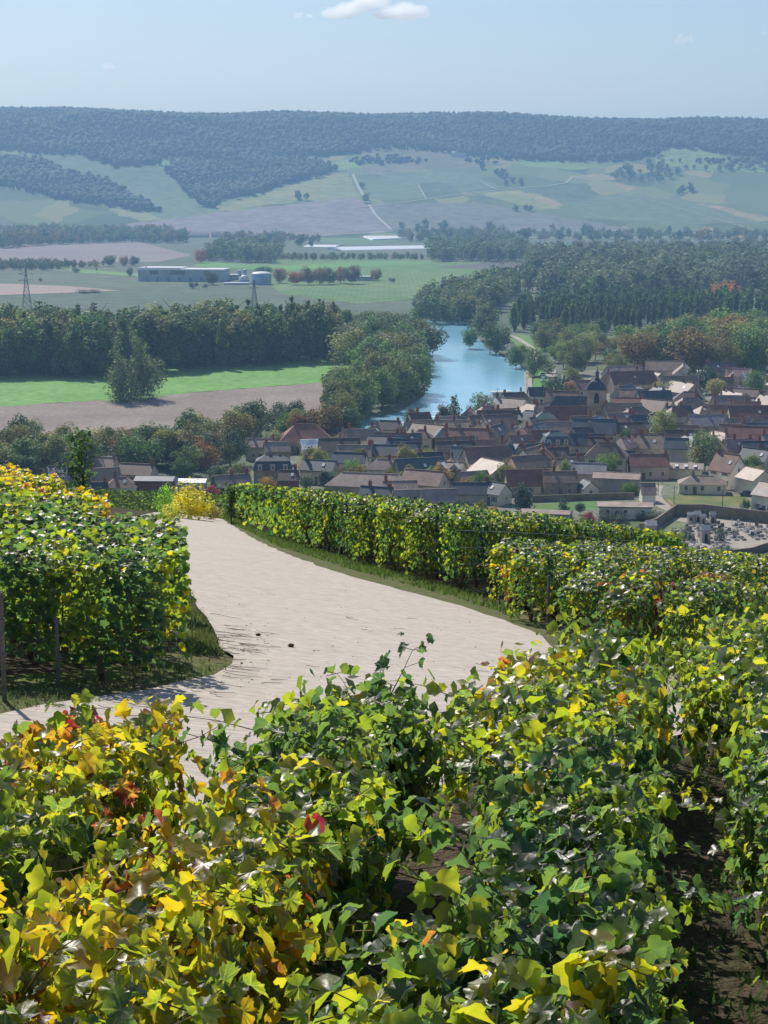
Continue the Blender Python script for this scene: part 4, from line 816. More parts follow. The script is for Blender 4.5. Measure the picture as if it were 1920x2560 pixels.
    HOUSES.append(dict(o=o, px=px, py=py, x=x0, y=y0, R=math.hypot(L, W)*.42, roof=roof, wall=wall, kind=kind, label=label, name=name, cat=cat, L=L, wh=wh))
    return o, L, W, rh
h_ = house
# riverside and centre
h_(1350, 1013, 60, 18, 'slate', 'white', 3.6, chim=1); h_(1283, 1036, 58, 28, 'dark', 'beige', 5.2, wins=1); h_(1305, 1030, 40, 100, 'brown', 'grey', 4.4); h_(1220, 1062, 66, 8, 'mauve', 'cream', 3.4, kind='hip', wins=3)
h_(1268, 1062, 60, 12, 'tan', 'cream', 3.0); h_(1325, 1086, 74, -12, 'slate', 'cream', 4.4, kind='hip', wins=3); h_(1205, 1038, 20, 0, 'grey', 'white', 2.4, wins=0, chim=0)
h_(1362, 1090, 52, 0, 'bluegrey', 'stone', 5.6, kind='hip', label='house with white glaring flat roof top above grey slopes', chim=0)
h_(1243, 1133, 60, 60, 'slate', 'beige', 5.6, d=48, wins=2, sky_=1); h_(1180, 1094, 64, 4, 'bluegrey', 'grey', 4.0); h_(1115, 1092, 58, 6, 'mauve', 'beige', 3.6); h_(1048, 1086, 54, 12, 'dark', 'cream', 4.2, chim=2)
h_(1052, 1104, 80, 4, 'tan', 'beige', 3.2); h_(1052, 1131, 58, 10, 'red', 'beige', 4.2, kind='hip'); h_(1107, 1128, 50, 4, 'bluegrey', 'stone', 4.2, kind='hip'); h_(1172, 1137, 104, 4, 'red', 'beige', 4.0, chim=3, sky_=0)
h_(1285, 1134, 46, 70, 'tan', 'beige', 5.0); h_(1302, 1143, 64, 6, 'brown', 'beige', 3.6, chim=2, sky_=1); h_(1352, 1134, 62, -8, 'red', 'grey', 4.2, sky_=2); h_(1388, 1150, 66, 0, 'bluegrey', 'stone', 4.6, kind='mansard', wins=4, chim=2, dorm=3)
h_(1402, 1106, 78, -4, 'tan', 'beige', 3.4); h_(1310, 1152, 88, -4, 'grey', 'grey', 3.2, wins=0, chim=0, name='shed', cat='shed', pitch=.35); h_(1135, 1167, 94, 6, 'dark', 'beige', 4.2, chim=2, sky_=1); h_(1210, 1164, 50, 5, 'rust', 'brick', 4.6, chim=1)
h_(1256, 1166, 54, 8, 'slate', 'cream', 3.6, sky_=1); h_(1018, 1166, 58, 25, 'slate', 'cream', 4.6, wins=3); h_(1074, 1186, 62, 0, 'slate', 'beige', 3.4); h_(1215, 1198, 118, -3, 'brown', 'cream', 4.6, chim=0); h_(1320, 1216, 100, 8, 'brown', 'cream', 4.8, wins=2, chim=1)
h_(1062, 1251, 108, -14, 'brown', 'cream', 3.8, chim=0, wins=3); h_(1000, 1258, 84, -10, 'mauve', 'beige', 3.2, chim=1); h_(1095, 1281, 92, -8, 'mauve', 'grey', 2.6, wins=0, chim=0); h_(1020, 1282, 70, 0, 'mauve', 'beige', 2.6, wins=0, chim=0)
h_(1172, 1262, 92, -8, 'slate', 'grey', 2.8, wins=0, chim=0, name='shed', cat='shed'); h_(1238, 1266, 66, -38, 'slate', 'cream', 3.0, sky_=1); h_(1180, 1234, 84, 6, 'tan', 'cream', 3.0, sky_=1, chim=0); h_(1318, 1242, 112, -6, 'red', 'cream', 3.0, chim=0)
h_(1398, 1243, 84, -6, 'brown', 'stone', 4.0, wins=3, chim=2); h_(1468, 1247, 52, -75, 'slate', 'white', 2.6, d=40, chim=0, wins=1); h_(1420, 1205, 60, 8, 'brown', 'beige', 4.2, chim=2, sky_=1); h_(1448, 1192, 52, 4, 'dark', 'beige', 4.0)
h_(1470, 1222, 90, 3, 'grey', 'grey', 4.0, wins=0, chim=0); h_(1384, 1180, 70, 3, 'dark', 'beige', 4.4, chim=2); h_(1355, 1184, 40, 90, 'red', 'beige', 4.8)
h_(1620, 1200, 96, -10, 'red', 'pinkish', 4.0, chim=1, wins=3); h_(1542, 1236, 116, -14, 'pink', 'grey', 4.0, wins=0, chim=0, kind='gable', pitch=.35, name='hall', cat='hall', d=60, label='long low hall with pinkish sheet roof and blank grey walls')
h_(1455, 1130, 52, 10, 'dark', 'grey', 4.6); h_(1818, 1226, 74, -52, 'red', 'white', 5.0, d=62, pitch=1.25, wins=1, chim=1, sky_=1, label='steep brown-roofed house with tall blank white gable'); h_(1890, 1194, 80, -30, 'slate', 'cream', 4.6, chim=1, sky_=1)
h_(1886, 1243, 74, -64, 'mauve', 'cream', 4.4, d=66, pitch=.7, wins=0, chim=0, label='cream gabled garage house with round vent and pale wide door'); h_(1930, 1290, 80, -50, 'mauve', 'white', 4.6, d=70, pitch=.8, wins=2, label='white house standing above the cemetery wall beside a dark shrub')
h_(1755, 1238, 118, -8, 'tan', 'cream', 2.7, kind='hip', d=62, pitch=.55, wins=5, chim=1, label='white bungalow with patchy tan hipped roof above the yellowish vineyard')
h_(1562, 1300, 132, -6, 'mauve', 'white', 3.2, kind='flat', d=56, wins=2, chim=0, name='workshop', cat='workshop', label='low white workshop under a wide brown low-pitched roof behind hedges')
h_(1365, 1316, 118, -14, 'tan', 'grey', 2.9, kind='flat', d=46, wins=0, chim=0, name='store', cat='store', label='blank grey store with pale stained low roof at the vineyard edge')
h_(1690, 1165, 58, 2, 'bluegrey', 'grey', 5.2, chim=0, wins=0); h_(1618, 1260, 34, 0, 'mauve', 'white', 2.6, wins=0, chim=0, name='shed', cat='shed', label='small white gatehouse where the lane bends down to the cemetery'); h_(1700, 1200, 110, -12, 'mauve', 'cream', 3.0, kind='flat', d=80, wins=0, chim=0, name='hall', cat='hall', label='wide brown flat hall with rows of pale roof light strips')
sk = HOUSES[-1]['o']
for i in range(3):
    for j in range(4):
        k = MB(); k.box(-.5, .5, -1.2, 1.2, 0, .08); q = k.build('roof_light', M['white'], sk, (-3.5+j*2.6, -3.2+i*0, 3.62)) if i == 0 else (k.build('roof_light', M['white'], sk, (-4+j*2.6, 1.2, 3.62)) if i == 1 else None)
        if q: q.rotation_euler = (RAD(4 if i == 0 else -4), 0, 0)
h_(1515, 1196, 104, -12, 'brown', 'cream', 5.8, kind='hip', d=62, pitch=1.1, wins=4, chim=2, label='large cream two-storey house with hipped brown roof and grey shutters')
# upper village
for a in [(1560, 962, 100, 4, 'mauve'), (1660, 948, 92, -3, 'brown'), (1577, 988, 118, 3, 'red'), (1845, 962, 62, 0, 'pink'), (1857, 1010, 52, 0, 'brown'), (1634, 1028, 88, -6, 'slate'), (1722, 1032, 78, 4, 'dark'), (1815, 1038, 64, 0, 'slate'), (1568, 1046, 78, -2, 'red'), (1642, 1058, 88, -30, 'brown'),
          (1722, 1055, 102, 6, 'brown'), (1812, 1056, 62, -20, 'mauve'), (1890, 1038, 62, 10, 'brown'), (1866, 1056, 66, 0, 'rust'), (1870, 1081, 104, -4, 'red'), (1556, 1066, 98, 0, 'brown'), (1548, 1088, 62, 4, 'tan'), (1490, 1098, 56, 65, 'grey'), (1597, 1090, 44, 20, 'slate'), (1452, 1092, 54, 0, 'brown'),
          (1566, 1114, 88, 4, 'dark'), (1765, 1094, 96, -8, 'grey'), (1705, 1116, 80, -18, 'brown'), (1724, 1130, 64, 8, 'tan'), (1830, 1120, 66, 0, 'brown'), (1890, 1114, 78, -4, 'bluegrey'), (1842, 1154, 82, 4, 'pink'), (1893, 1158, 78, -4, 'slate'), (1622, 1152, 112, -6, 'brown'), (1500, 1150, 60, 0, 'dark'), (1700, 1000, 50, 0, 'brown'), (1400, 1070, 50, 20, 'bluegrey'), (1440, 1062, 60, -6, 'red')]:
    h_(a[0], a[1], a[2], a[3], a[4], random.choice(['cream', 'beige', 'grey', 'stone', 'pinkish']), random.uniform(3.2, 4.6), kind='hip' if a[0] in (1724, 1857, 1622, 1722) else 'gable', chim=random.choice([0, 1, 1, 2]), sky_=random.choice([0, 0, 1]), wins=random.choice([1, 2, 3]))
h_(1596, 1003, 46, 0, 'white', 'cream', 2.8, kind='hip', chim=0, label='low house with gleaming white pyramid roof near the church tower'); h_(1738, 1004, 40, 0, 'white', 'cream', 3.0, kind='hip', chim=0, label='small house with gleaming white hipped roof between the pollards'); h_(1868, 968, 36, 30, 'white', 'white', 3.2, chim=0, wins=0, label='white-roofed hall beside the round green tree at the park edge', name='hall', cat='hall')
# near the river foam and the barn
for a in [(764, 1136, 128, 2, 'red', 'stone', 4.2, 'hip'), (652, 1152, 74, -4, 'mauve', 'grey', 4.2, 'gable'), (692, 1166, 62, 4, 'tan', 'stone', 4.4, 'gable'), (778, 1132+10, 52, -4, 'white', 'cream', 2.4, 'gable'), (885, 1122, 64, 4, 'red', 'beige', 3.4, 'hip'), (935, 1120, 42, 60, 'rust', 'cream', 4.0, 'gable'), (975, 1140, 84, 4, 'brown', 'white', 3.6, 'gable'),
          (1025, 1142, 54, 10, 'bluegrey', 'beige', 4.0, 'gable'), (875, 1198, 84, -26, 'slate', 'white', 4.6, 'gable'), (970, 1172, 92, -26, 'slate', 'cream', 3.8, 'gable'), (958, 1206, 84, -4, 'mauve', 'white', 3.4, 'hip'), (1008, 1163, 80, -6, 'slate', 'white', 4.6, 'gable'), (942, 1274, 84, -8, 'slate', 'grey', 2.6, 'gable'), (1034, 1208, 84, 6, 'tan', 'cream', 3.6, 'gable'),
          (800, 1214, 86, -28, 'slate', 'cream', 4.0, 'gable'), (722, 1238, 46, 0, 'dark', 'brick', 4.0, 'gable'), (975, 1100, 52, 0, 'dark', 'beige', 3.4, 'gable'), (257, 1208, 78, -14, 'tan', 'beige', 4.2, 'gable'), (262, 1232, 76, 10, 'tan', 'stone', 3.4, 'gable'), (304, 1250, 78, -4, 'rust', 'white', 3.2, 'hip'), (580, 1240, 92, 4, 'mauve', 'stone', 2.4, 'gable'),
          (150, 1216, 60, 0, 'slate', 'grey', 2.6, 'gable'), (238, 1258, 64, 4, 'slate', 'beige', 2.2, 'gable'), (345, 1215, 90, 4, 'brown', 'beige', 3.0, 'gable'), (830, 1112, 60, 0, 'slate', 'stone', 4.0, 'gable')]:
    h_(*a[:7], kind=a[7], chim=random.choice([1, 1, 2]) if a[4] != 'white' else 0, wins=random.choice([2, 3]), sky_=random.choice([0, 0, 1]))
h_(682, 1218, 96, 4, 'slate', 'stone', 4.6, kind='mansard', dorm=3, wins=3, chim=2, label='stone house with three white dormers in its dark slate slope')
h_(925, 1256, 218, -14, 'mauve', 'stone', 3.6, d=70, kind='hip', wins=2, chim=0, pitch=.85, name='barn', cat='barn', label='very long barn with weathered brown hipped roof')
h_(390, 1246, 92, -4, 'slate', 'brick', 4.6, kind='flat', wins=3, chim=0, label='boxy brick house with white roof edge near the yellow bush', d=60)
h_(480, 1240, 70, -4, 'white', 'white', 3.6, kind='flat', wins=2, chim=0, label='white flat-roofed modern house behind the yellow bush', d=46)
# the twin-dormer house: two small front gables, big dark door
o, L, W, rh = h_(1128, 1228, 66, -20, 'brown', 'cream', 5.4, wins=0, chim=0, pitch=.7, label='cream house with twin white-edged front gables and big dark door')
for sx in (-.28, .26):
    k = MB(); k.v = [(-1.2, -W/2-.1, 4.0), (1.2, -W/2-.1, 4.0), (1.2, -W/2-.1, 6.0), (0, -W/2-.1, 7.3), (-1.2, -W/2-.1, 6.0), (-1.2, 0, 4.0), (1.2, 0, 4.0), (1.2, 0, 6.0), (0, 0, 7.3), (-1.2, 0, 6.0)]
    k.f = [(0, 1, 2, 3, 4), (1, 6, 7, 2), (5, 0, 4, 9), (2, 7, 8, 3), (9, 4, 3, 8)]; k.m = [0]*5
    g = k.build('front_gable', M['render'], o, (sx*L, 0, 0)); g.color = (*WC['cream'], 1)
    k = MB()
    for s in (-1, 1): k.face([(0, -W/2-.45, 7.45), (s*1.55, -W/2-.45, 5.95), (s*1.55, 0, 5.95), (0, 0, 7.45)][::s]); k.face([(0, -W/2-.47, 7.46), (s*1.57, -W/2-.47, 5.96), (s*1.57, -W/2-.47, 5.7), (0, -W/2-.47, 7.2)])
    k.build('gable_roof', M['white'], g); window(g, 0, -W/2-.12, 4.9, 0, .9, 1.3)
k = MB(); k.box(-1.5, 1.5, -.08, .02, 0, 3.2); k.build('garage_door', M['shutter'], o, (L*.22, -W/2, 0)).color = (.12, .15, .2, 1)
# big cream gable in front of it
o, L, W, rh = h_(1232, 1222, 100, -58, 'tan', 'white', 3.6, d=92, pitch=.62, wins=0, chim=0, label='wide blank white gable with tan roof beside the twin-gabled cream house')
o, L, W, rh = HOUSES[[i for i, q in enumerate(HOUSES) if q['label'] and 'garage house' in q['label']][0]]['o'], 0, 0, 0
k = MB(); k.box(-1.8, 1.8, -.06, .06, 0, 2.6); q = k.build('garage_door', M['bluewhite'], o, (-HOUSES[-1]['L']*0-74*mm(1243)/2-.04, -1.0, 0)); q.rotation_euler = (0, 0, math.pi/2); q.color = (1.3, 1.4, 1.5, 1)
k = MB(); k.lathe([(.0, .05), (.55, .05), (.55, -.05)], 14); q = k.build('round_vent', M['shutter'], o, (-74*mm(1243)/2-.04, 0, 5.6)); q.rotation_euler = (0, -math.pi/2, 0); q.color = (.6, .55, .5, 1)
# infill roofs between the ones named above
poly = [(880, 1130), (1000, 1082), (1240, 1040), (1350, 1012), (1480, 975), (1560, 955), (1960, 950), (1960, 1200), (1860, 1215), (1700, 1170), (1560, 1180), (1500, 1215), (1300, 1255), (1100, 1262), (880, 1250), (760, 1190)]
W_ = [at(*p) for p in poly]; cand = scatter(W_, 8.5); random.shuffle(cand); nf = 0
def treepx(x, y): return project(x, y, 0)
for x, y in cand:
    px, py = project(x, y, 0); w = random.uniform(9, 15)
    if nf > 70 or any((x-q['x'])**2+(y-q['y'])**2 < (q['R']+w*.36)**2 for q in HOUSES): continue
    if any((x-a)**2+(y-b)**2 < (r*.9+w*.4)**2 for a, b, r in ALL_TREES): continue
    if 1440 < px < 1540 and 1000 < py < 1062: continue
    m_ = mm(py); h_(px, py+3, w/m_, random.choice([-14, -6, 0, 5, 12, 60, 80, -60]), random.choice(['brown', 'brown', 'red', 'rust', 'slate', 'mauve', 'dark', 'bluegrey', 'tan']), random.choice(['cream', 'beige', 'stone', 'grey', 'white']), random.uniform(2.8, 4.4),
       kind=random.choice(['gable', 'gable', 'gable', 'hip']), chim=random.choice([0, 1, 1, 2]), wins=random.choice([1, 2]), sky_=random.choice([0, 0, 0, 1])); nf += 1
ng = 0
for x, y in scatter(W_, 7.0):
    if ng >= 34 or random.random() < .3 or any((x-q['x'])**2+(y-q['y'])**2 < (q['R']*.8+1.6)**2 for q in HOUSES): continue
    tree(random.choice(['round', 'airy', 'tall', 'round']), x, y, random.uniform(5, 9), random.uniform(.8, 1.1), random.choice([G1, G2, OL, (.17, .19, .07), (.22, .18, .07)]), 'small garden tree squeezed between the village roofs', 'tree', 'garden trees between the roofs', 'garden_tree'); ng += 1
# labels: look first, then what stands near
LM = [((1495, 1010), 'the church tower'), ((1660, 1085), 'the yellow-green tree'), ((1762, 1140), 'the tall loose grey-green tree'), ((1700, 1195), 'the hall with roof light strips'), ((1128, 1205), 'the twin-gabled cream house'), ((925, 1240), 'the very long barn'),
      ((1136, 1045), 'the riverside conifer'), ((1670, 985), 'the square pollards'), ((1515, 1180), 'the large cream hipped house'), ((680, 1200), 'the three slate dormers'), ((1362, 1075), 'the glaring white roof top'), ((430, 1230), 'the yellow bush'), ((1850, 985), 'the park wood'), ((1205, 1040), 'the airy waterfront willow'), ((1305, 1260), 'the dark yew'), ((1860, 1260), 'the cemetery shrub')]
WN = {'cream': 'cream', 'white': 'white', 'beige': 'beige', 'stone': 'rough stone', 'grey': 'grey', 'brick': 'brick', 'pinkish': 'pinkish'}
for q in HOUSES:
    if not q['label']:
        (lx, ly), ln = min(LM, key=lambda a: (a[0][0]-q['px'])**2+((a[0][1]-q['py'])*2.2)**2)
        dy = q['py']-ly; rel = 'before' if dy > 14 else ('behind' if dy < -14 else 'level with')
        sz = 'small ' if q['L'] < 8 else ('long ' if q['L'] > 13 else '')
        q['label'] = f"{sz}{RN[q['roof']]} {'hipped ' if q['kind'] == 'hip' else ''}{q['name']} with {WN[q['wall']]} walls {rel} {ln}".replace('the tall loose grey-green tree', 'the grey-green tree')
by = {}
for q in HOUSES: by.setdefault(q['label'], []).append(q)
ORD = ['first', 'second', 'third', 'fourth', 'fifth', 'sixth', 'seventh', 'eighth']
for k, v in by.items():
    if len(v) > 1:
        v.sort(key=lambda a: a['px'])
        for i, q in enumerate(v): q['label'] = k+f", {ORD[i]} from the river"
for q in HOUSES: tag(q['o'], q['label'], q['cat'], 'houses of the village' if q['name'] == 'house' else None)
print('HOUSES', len(HOUSES))
# ------------------------------------------------------------------ church
m_ = mm(1062); b = at(1493, 1060); ch = empty('church', (b[0], b[1]+3, .08), RAD(-8)); tag(ch, 'stone church with slate nave roof and square tower topped by a slate dome', 'church')
tw = 3.25; th = 11.6
k = MB(); k.box(-tw, tw, -tw, tw, -.3, th); k.build('tower', M['stone'], ch).color = (1.35, 1.27, 1.12, 1)
for z in (6.2, th-.1): k = MB(); k.box(-tw-.15, tw+.15, -tw-.15, tw+.15, z, z+.3); k.build('cornice', M['stone'], ch).color = (1.3, 1.2, 1.1, 1)
def arch(w, h, n=6):
    k = MB(); P = [(-w/2, 0), (w/2, 0), (w/2, h*.6)]+[(w/2*math.cos(a)*(1), h*.6+h*.4*math.sin(a)) for a in np.linspace(.25, math.pi-.25, n)]+[(-w/2, h*.6)]
    k.face([(a, -.04, b_) for a, b_ in P]); k.face([(a, .05, b_) for a, b_ in P][::-1])
    for i in range(len(P)): j = (i+1) % len(P); k.face([(P[i][0], -.04, P[i][1]), (P[i][0], .05, P[i][1]), (P[j][0], .05, P[j][1]), (P[j][0], -.04, P[j][1])])
    for s in range(1, 6): k.box(-w/2+.1, w/2-.1, -.12, -.04, h*.12*s, h*.12*s+.08)
    return k
for rz, (x, y) in ((0, (0, -tw)), (math.pi/2, (tw, 0)), (-math.pi/2, (-tw, 0))): arch(1.7, 3.6).build('louvred_window', M['rubber'], ch, (x*1.002, y*1.002, 7.2)).rotation_euler = (0, 0, rz)
k = MB(); s2 = math.sqrt(2); k.lathe([(tw*s2*1.12, 0), (tw*s2*.98, .9), (tw*s2*.86, 1.8), (tw*s2*.62, 2.7), (tw*s2*.3, 3.4), (.75, 4.0)], 4, ph=math.pi/4)
k.build('dome', M['tile'], ch, (0, 0, th+.2)).color = (*RC['slate'], 1)
k = MB(); k.lathe([(.85, 0), (.95, .15), (.6, .2), (.6, 1.7), (.95, 1.75), (.8, 2.1), (.35, 2.6), (.12, 3.0), (.05, 4.6)], 8); k.build('lantern', M['tile'], ch, (0, 0, th+4.1)).color = (*RC['bluegrey'], 1)
k = MB(); k.box(-tw-14, -tw-.02, -3.6, 4.0, -.3, 4.6); k.box(-tw-12, -tw-.5, -6.2, -3.62, -.3, 2.9); k.box(tw+.02, tw+4, -3.0, 3.4, -.3, 4.2); k.build('nave_wall', M['stone'], ch).color = (1.2, 1.12, 1, 1)
k = MB(); k.v = [(-tw-14.4, -4.2, 4.4), (-tw, -4.2, 4.4), (-tw, .2, 9.2), (-tw-11.2, .2, 9.2), (-tw-14.4, 4.6, 4.4), (-tw, 4.6, 4.4), (-tw-12.3, -6.5, 2.8), (-tw-.3, -6.5, 2.8), (-tw-.3, -3.8, 4.0), (-tw-12.3, -3.8, 4.0), (tw, -3.4, 4.1), (tw+4.4, -3.4, 4.1), (tw+2.4, .2, 7.2), (tw, .2, 7.2), (tw+4.4, 3.8, 4.1), (tw, 3.8, 4.1)]
k.f = [(0, 1, 2, 3), (4, 0, 3), (5, 4, 3, 2), (6, 7, 8, 9), (10, 11, 12, 13), (11, 14, 12), (14, 15, 13, 12)]; k.m = [0]*7; k.build('nave_roof', M['tile'], ch).color = (*RC['slate'], 1)
for i in range(4): arch(1.0, 2.4).build('nave_window', M['glass'], ch, (-tw-12+i*3.2, -6.22, .3))
HOUSES.append(dict(x=b[0]-6, y=b[1], R=10))
# ------------------------------------------------------------------ works on the plain
m_ = mm(703); b = at(455, 704); w = 215*m_; fb = empty('works_building', (b[0], b[1]+20, 0), RAD(-8)); tag(fb, 'long pale blue-white works building with patched wall on the plain', 'factory')
k = MB(); k.box(-w/2, w/2, -15, 15, 0, 10); k.build('wall', M['bluewhite'], fb).color = (1.15, 1.1, 1.05, 1)
k = MB(); k.box(-w/2-.8, w/2+.8, -15.8, 15.8, 10.02, 11); k.box(-w/2, -w/2+.5*w, -14, 14, 11.02, 12.2); k.build('roof', M['white'], fb)
for x0, x1 in ((-.36, -.26), (-.12, .06), (.28, .36)): k = MB(); k.box(x0*w, x1*w, -15.2, -14.9, 6.2, 9.4); k.build('cladding_panel', M['shutter'], fb).color = (.8, .7, .6, 1)
for i in range(7): k = MB(); k.box(-1, 1, -15.15, -14.95, 0, 3.5); k.build('door', M['shutter'], fb, (-w*.4+i*w*.13, 0, 0)).color = (.9, 1, 1.1, 1)
def tank(px, py, wpx, hpx, lab, dome=.12):
    m_ = mm(py); b = at(px, py); r = wpx*m_/2; h = hpx*m_; t = empty('storage_tank', (b[0], b[1]+r, 0)); tag(t, lab, 'tank')
    k = MB(); k.lathe([(r, 0), (r, h), ], 28); k.lathe([(r+.3, h-.6), (r+.3, h), (r, h+.05)], 28); k.build('shell', M['bluewhite'], t).color = (.9, 1.1, 1.3, 1)
    k = MB(); k.lathe([(r, h)]+[(r*math.cos(a), h+r*dome*2*math.sin(a)) for a in np.linspace(.2, 1.55, 6)], 28); k.build('cap', M['trim'], t)
tank(652, 712, 50, 26, 'large round blue storage tank with pale cap'); tank(610, 708, 24, 8, 'small white domed tank beside the blue storage tank', .5); tank(598, 690, 9, 14, 'slim silo at the far side of the domed tank'); tank(612, 689, 9, 14, 'second slim silo close to the blue tank')
for px, py, w, hh, lab in ((578, 700, 34, 4.5, 'low white-roofed office between works building and tanks'), (745, 704, 50, 3.5, 'low pale shed behind the brown autumn tree at the works'), (815, 700, 70, 4, 'pale shed partly hidden by the tree line at the works'), (905, 702, 50, 3.5, 'pale flat shed at the open end of the tree line'),
    (590, 712, 60, 1.2, 'white low loading platform before the domed tank')):
    m_ = mm(py); b = at(px, py); L = w*m_; t = empty('shed', (b[0], b[1]+5, 0)); tag(t, lab, 'shed'); k = MB(); k.box(-L/2, L/2, -5, 5, 0, hh); k.build('wall', M['bluewhite'], t).color = (1.2, 1.1, 1.0, 1); k = MB(); k.box(-L/2-.4, L/2+.4, -5.4, 5.4, hh+.02, hh+.5); k.build('roof', M['white'], t)
# far farmsteads and polytunnels
def far_house(px, py, w, lab, roof='slate', hilly=False):
    p = hit(px, py); m_ = p[1]/F; L = w*m_; t = empty('farmhouse', (p[0], p[1], p[2])); tag(t, lab, 'farmhouse'); k = MB(); D = 5
    k.box(-L/2, L/2, -D, D, -2, 5); k.build('wall', M['render'], t).color = (1.1, 1.1, 1.05, 1)
    k = MB(); k.face([(-L/2-.5, -D-.5, 4.9), (L/2+.5, -D-.5, 4.9), (L/2+.5, 0, 9), (-L/2-.5, 0, 9)]); k.face([(L/2+.5, D+.5, 4.9), (-L/2-.5, D+.5, 4.9), (-L/2-.5, 0, 9), (L/2+.5, 0, 9)]); k.face([(L/2+.4, -D-.5, 4.9), (L/2+.4, D+.5, 4.9), (L/2+.4, 0, 9)]); k.face([(-L/2-.4, D+.5, 4.9), (-L/2-.4, -D-.5, 4.9), (-L/2-.4, 0, 9)]); k.build('roof', M['tile'], t).color = (*RC[roof], 1)
for a in [(540, 592, 22, 'far farmhouse with dark roof below the ploughed slope'), (500, 594, 44, 'pale long farm building behind the far trees', 'grey'), (630, 598, 18, 'far farmhouse with white gable near the clump', 'white'), (700, 594, 22, 'far grey farmhouse among trees', 'grey'), (760, 598, 26, 'far farm shed with pale roof by the white track', 'pink'),
          (1150, 392, 44, 'pale long house under the ridge forest', 'grey'), (1133, 388, 10, 'tiny white-roofed house under the ridge forest', 'white'), (1645, 396, 10, 'small house on the upper meadow', 'grey'), (1678, 402, 8, 'tiny white house on the upper meadow', 'white'), (1858, 388, 14, 'orange-roofed house at the forest edge', 'pink'), (1790, 406, 16, 'low white house on the upper meadow slope', 'white')]:
    far_house(*a)
def tunnels(pts, n, name, label):
    for i in range(n):
        t = (i+.5)/n; a = np.array(at(*pts[0]))*(1-t)+np.array(at(*pts[1]))*t; b_ = np.array(at(*pts[3]))*(1-t)+np.array(at(*pts[2]))*t; d = b_-a; L = np.linalg.norm(d[:2]); ang = math.atan2(d[1], d[0]); w_ = np.linalg.norm((np.array(at(*pts[1]))-np.array(at(*pts[0])))[:2])/n*.46
        k = MB(); s = np.linspace(0, math.pi, 9); hh = min(w_*.5, 2.2)
        for u in range(8): k.face([(0, w_*math.cos(s[u]), hh*math.sin(s[u])), (L, w_*math.cos(s[u]), hh*math.sin(s[u])), (L, w_*math.cos(s[u+1]), hh*math.sin(s[u+1])), (0, w_*math.cos(s[u+1]), hh*math.sin(s[u+1]))])
        k.face([(0, w_*math.cos(q), hh*math.sin(q)) for q in s]); k.face([(L, w_*math.cos(q), hh*math.sin(q)) for q in s][::-1])
        o = k.build(name, M['white'], None, (a[0], a[1], 0), ang); tag(o, label, 'polytunnel', 'white polytunnels on the plain')
tunnels([(872, 580), (955, 577), (1005, 598), (935, 601)], 9, 'polytunnel', 'white polytunnel of the wide block beside the farm track')
tunnels([(836, 620), (836, 627), (1066, 622), (1066, 616)], 3, 'polytunnel', 'long white polytunnel lying across the plain')
tunnels([(770, 614), (770, 617), (850, 618), (850, 614)], 1, 'polytunnel', 'single low white polytunnel beside the long ones')
# pylons
def pylon(px, py, hpx, lab):
    m_ = mm(py); b = at(px, py); h = hpx*m_; t = empty('pylon', (b[0], b[1], 0), RAD(20)); tag(t, lab, 'pylon'); k = MB(); w = h*.1
    def W(z): return w*(1-z/h)**1.3+.35
    Z = np.linspace(0, h, 9)
    for a, b_ in zip(Z[:-1], Z[1:]):
        A = [(sx*W(a), sy*W(a), a) for sx, sy in ((-1, -1), (1, -1), (1, 1), (-1, 1))]; B = [(sx*W(b_), sy*W(b_), b_) for sx, sy in ((-1, -1), (1, -1), (1, 1), (-1, 1))]
        for i in range(4): j = (i+1) % 4; k.tube([A[i], B[i]], .16, 3); k.tube([A[i], B[j]], .09, 3); k.tube([A[j], B[i]], .09, 3); k.tube([B[i], B[j]], .09, 3)
    k.build('mast', M['pylon'], t)
    for z in (h*.72, h*.86): 
        k = MB()
        for s in (-1, 1): k.tube([(0, 0, z+1), (s*h*.17, 0, z)], .14, 3); k.tube([(0, 0, z-.4), (s*h*.17, 0, z)], .14, 3)
        k.build('crossarm', M['pylon'], t)
pylon(68, 782, 112, 'tall lattice pylon rising before the bare field strip'); pylon(636, 772, 72, 'lattice pylon standing between works and poplar wood'); pylon(1354, 735, 42, 'small lattice pylon over the wet wood')
# poles along the river and lanes
def pole(px, py, hpx, lab, lamp=False, r=.11):
    m_ = mm(py); b = at(px, py); h = hpx*m_; t = empty('street_lamp' if lamp else 'utility_pole', (b[0], b[1], .08)); tag(t, lab, 'lamp post' if lamp else 'pole')
    k = MB(); k.tube([(0, 0, 0), (0, 0, h)], [r, r*.7], 6); k.build('shaft', M['postgrey'] if lamp else M['bark'], t)
    k = MB()
    if lamp: k.tube([(0, 0, h-.05), (.6, 0, h+.15), (1.0, 0, h+.1)], .04, 5); k.box(.8, 1.3, -.12, .12, h+.02, h+.14)
    else: k.box(-.7, .7, -.06, .06, h-.5, h-.38); [k.lathe([(.05, 0), (.04, .2)], 6, c=(x_, 0, h-.38)) for x_ in (-.6, 0, .6)]
    k.build('lamp_arm' if lamp else 'crossarm', M['metal'], t)
for a in [(1177, 1056, 56, 'dark mooring mast beside the waterfront willow'), (1243, 1016, 46, 'dark mast at the end of the white quay'), (1317, 986, 42, 'dark mast on the grass of the river bank'), (1684, 1282, 68, 'tall pole at the corner where the lane meets the cemetery wall'), (1806, 1272, 50, 'pole standing in the yellowish vineyard plot'),
          (1645, 1240, 46, 'slim pole beside the small white gatehouse', True), (1655, 1210, 34, 'lamp post in the yard of the roof light hall', True), (1476, 1215, 30, 'thin pole before the long pink-roofed hall'), (258, 1215, 44, 'thin pole between the clustered cottages'), (395, 1240, 40, 'thin pole before the boxy brick house')]:
    pole(*a)
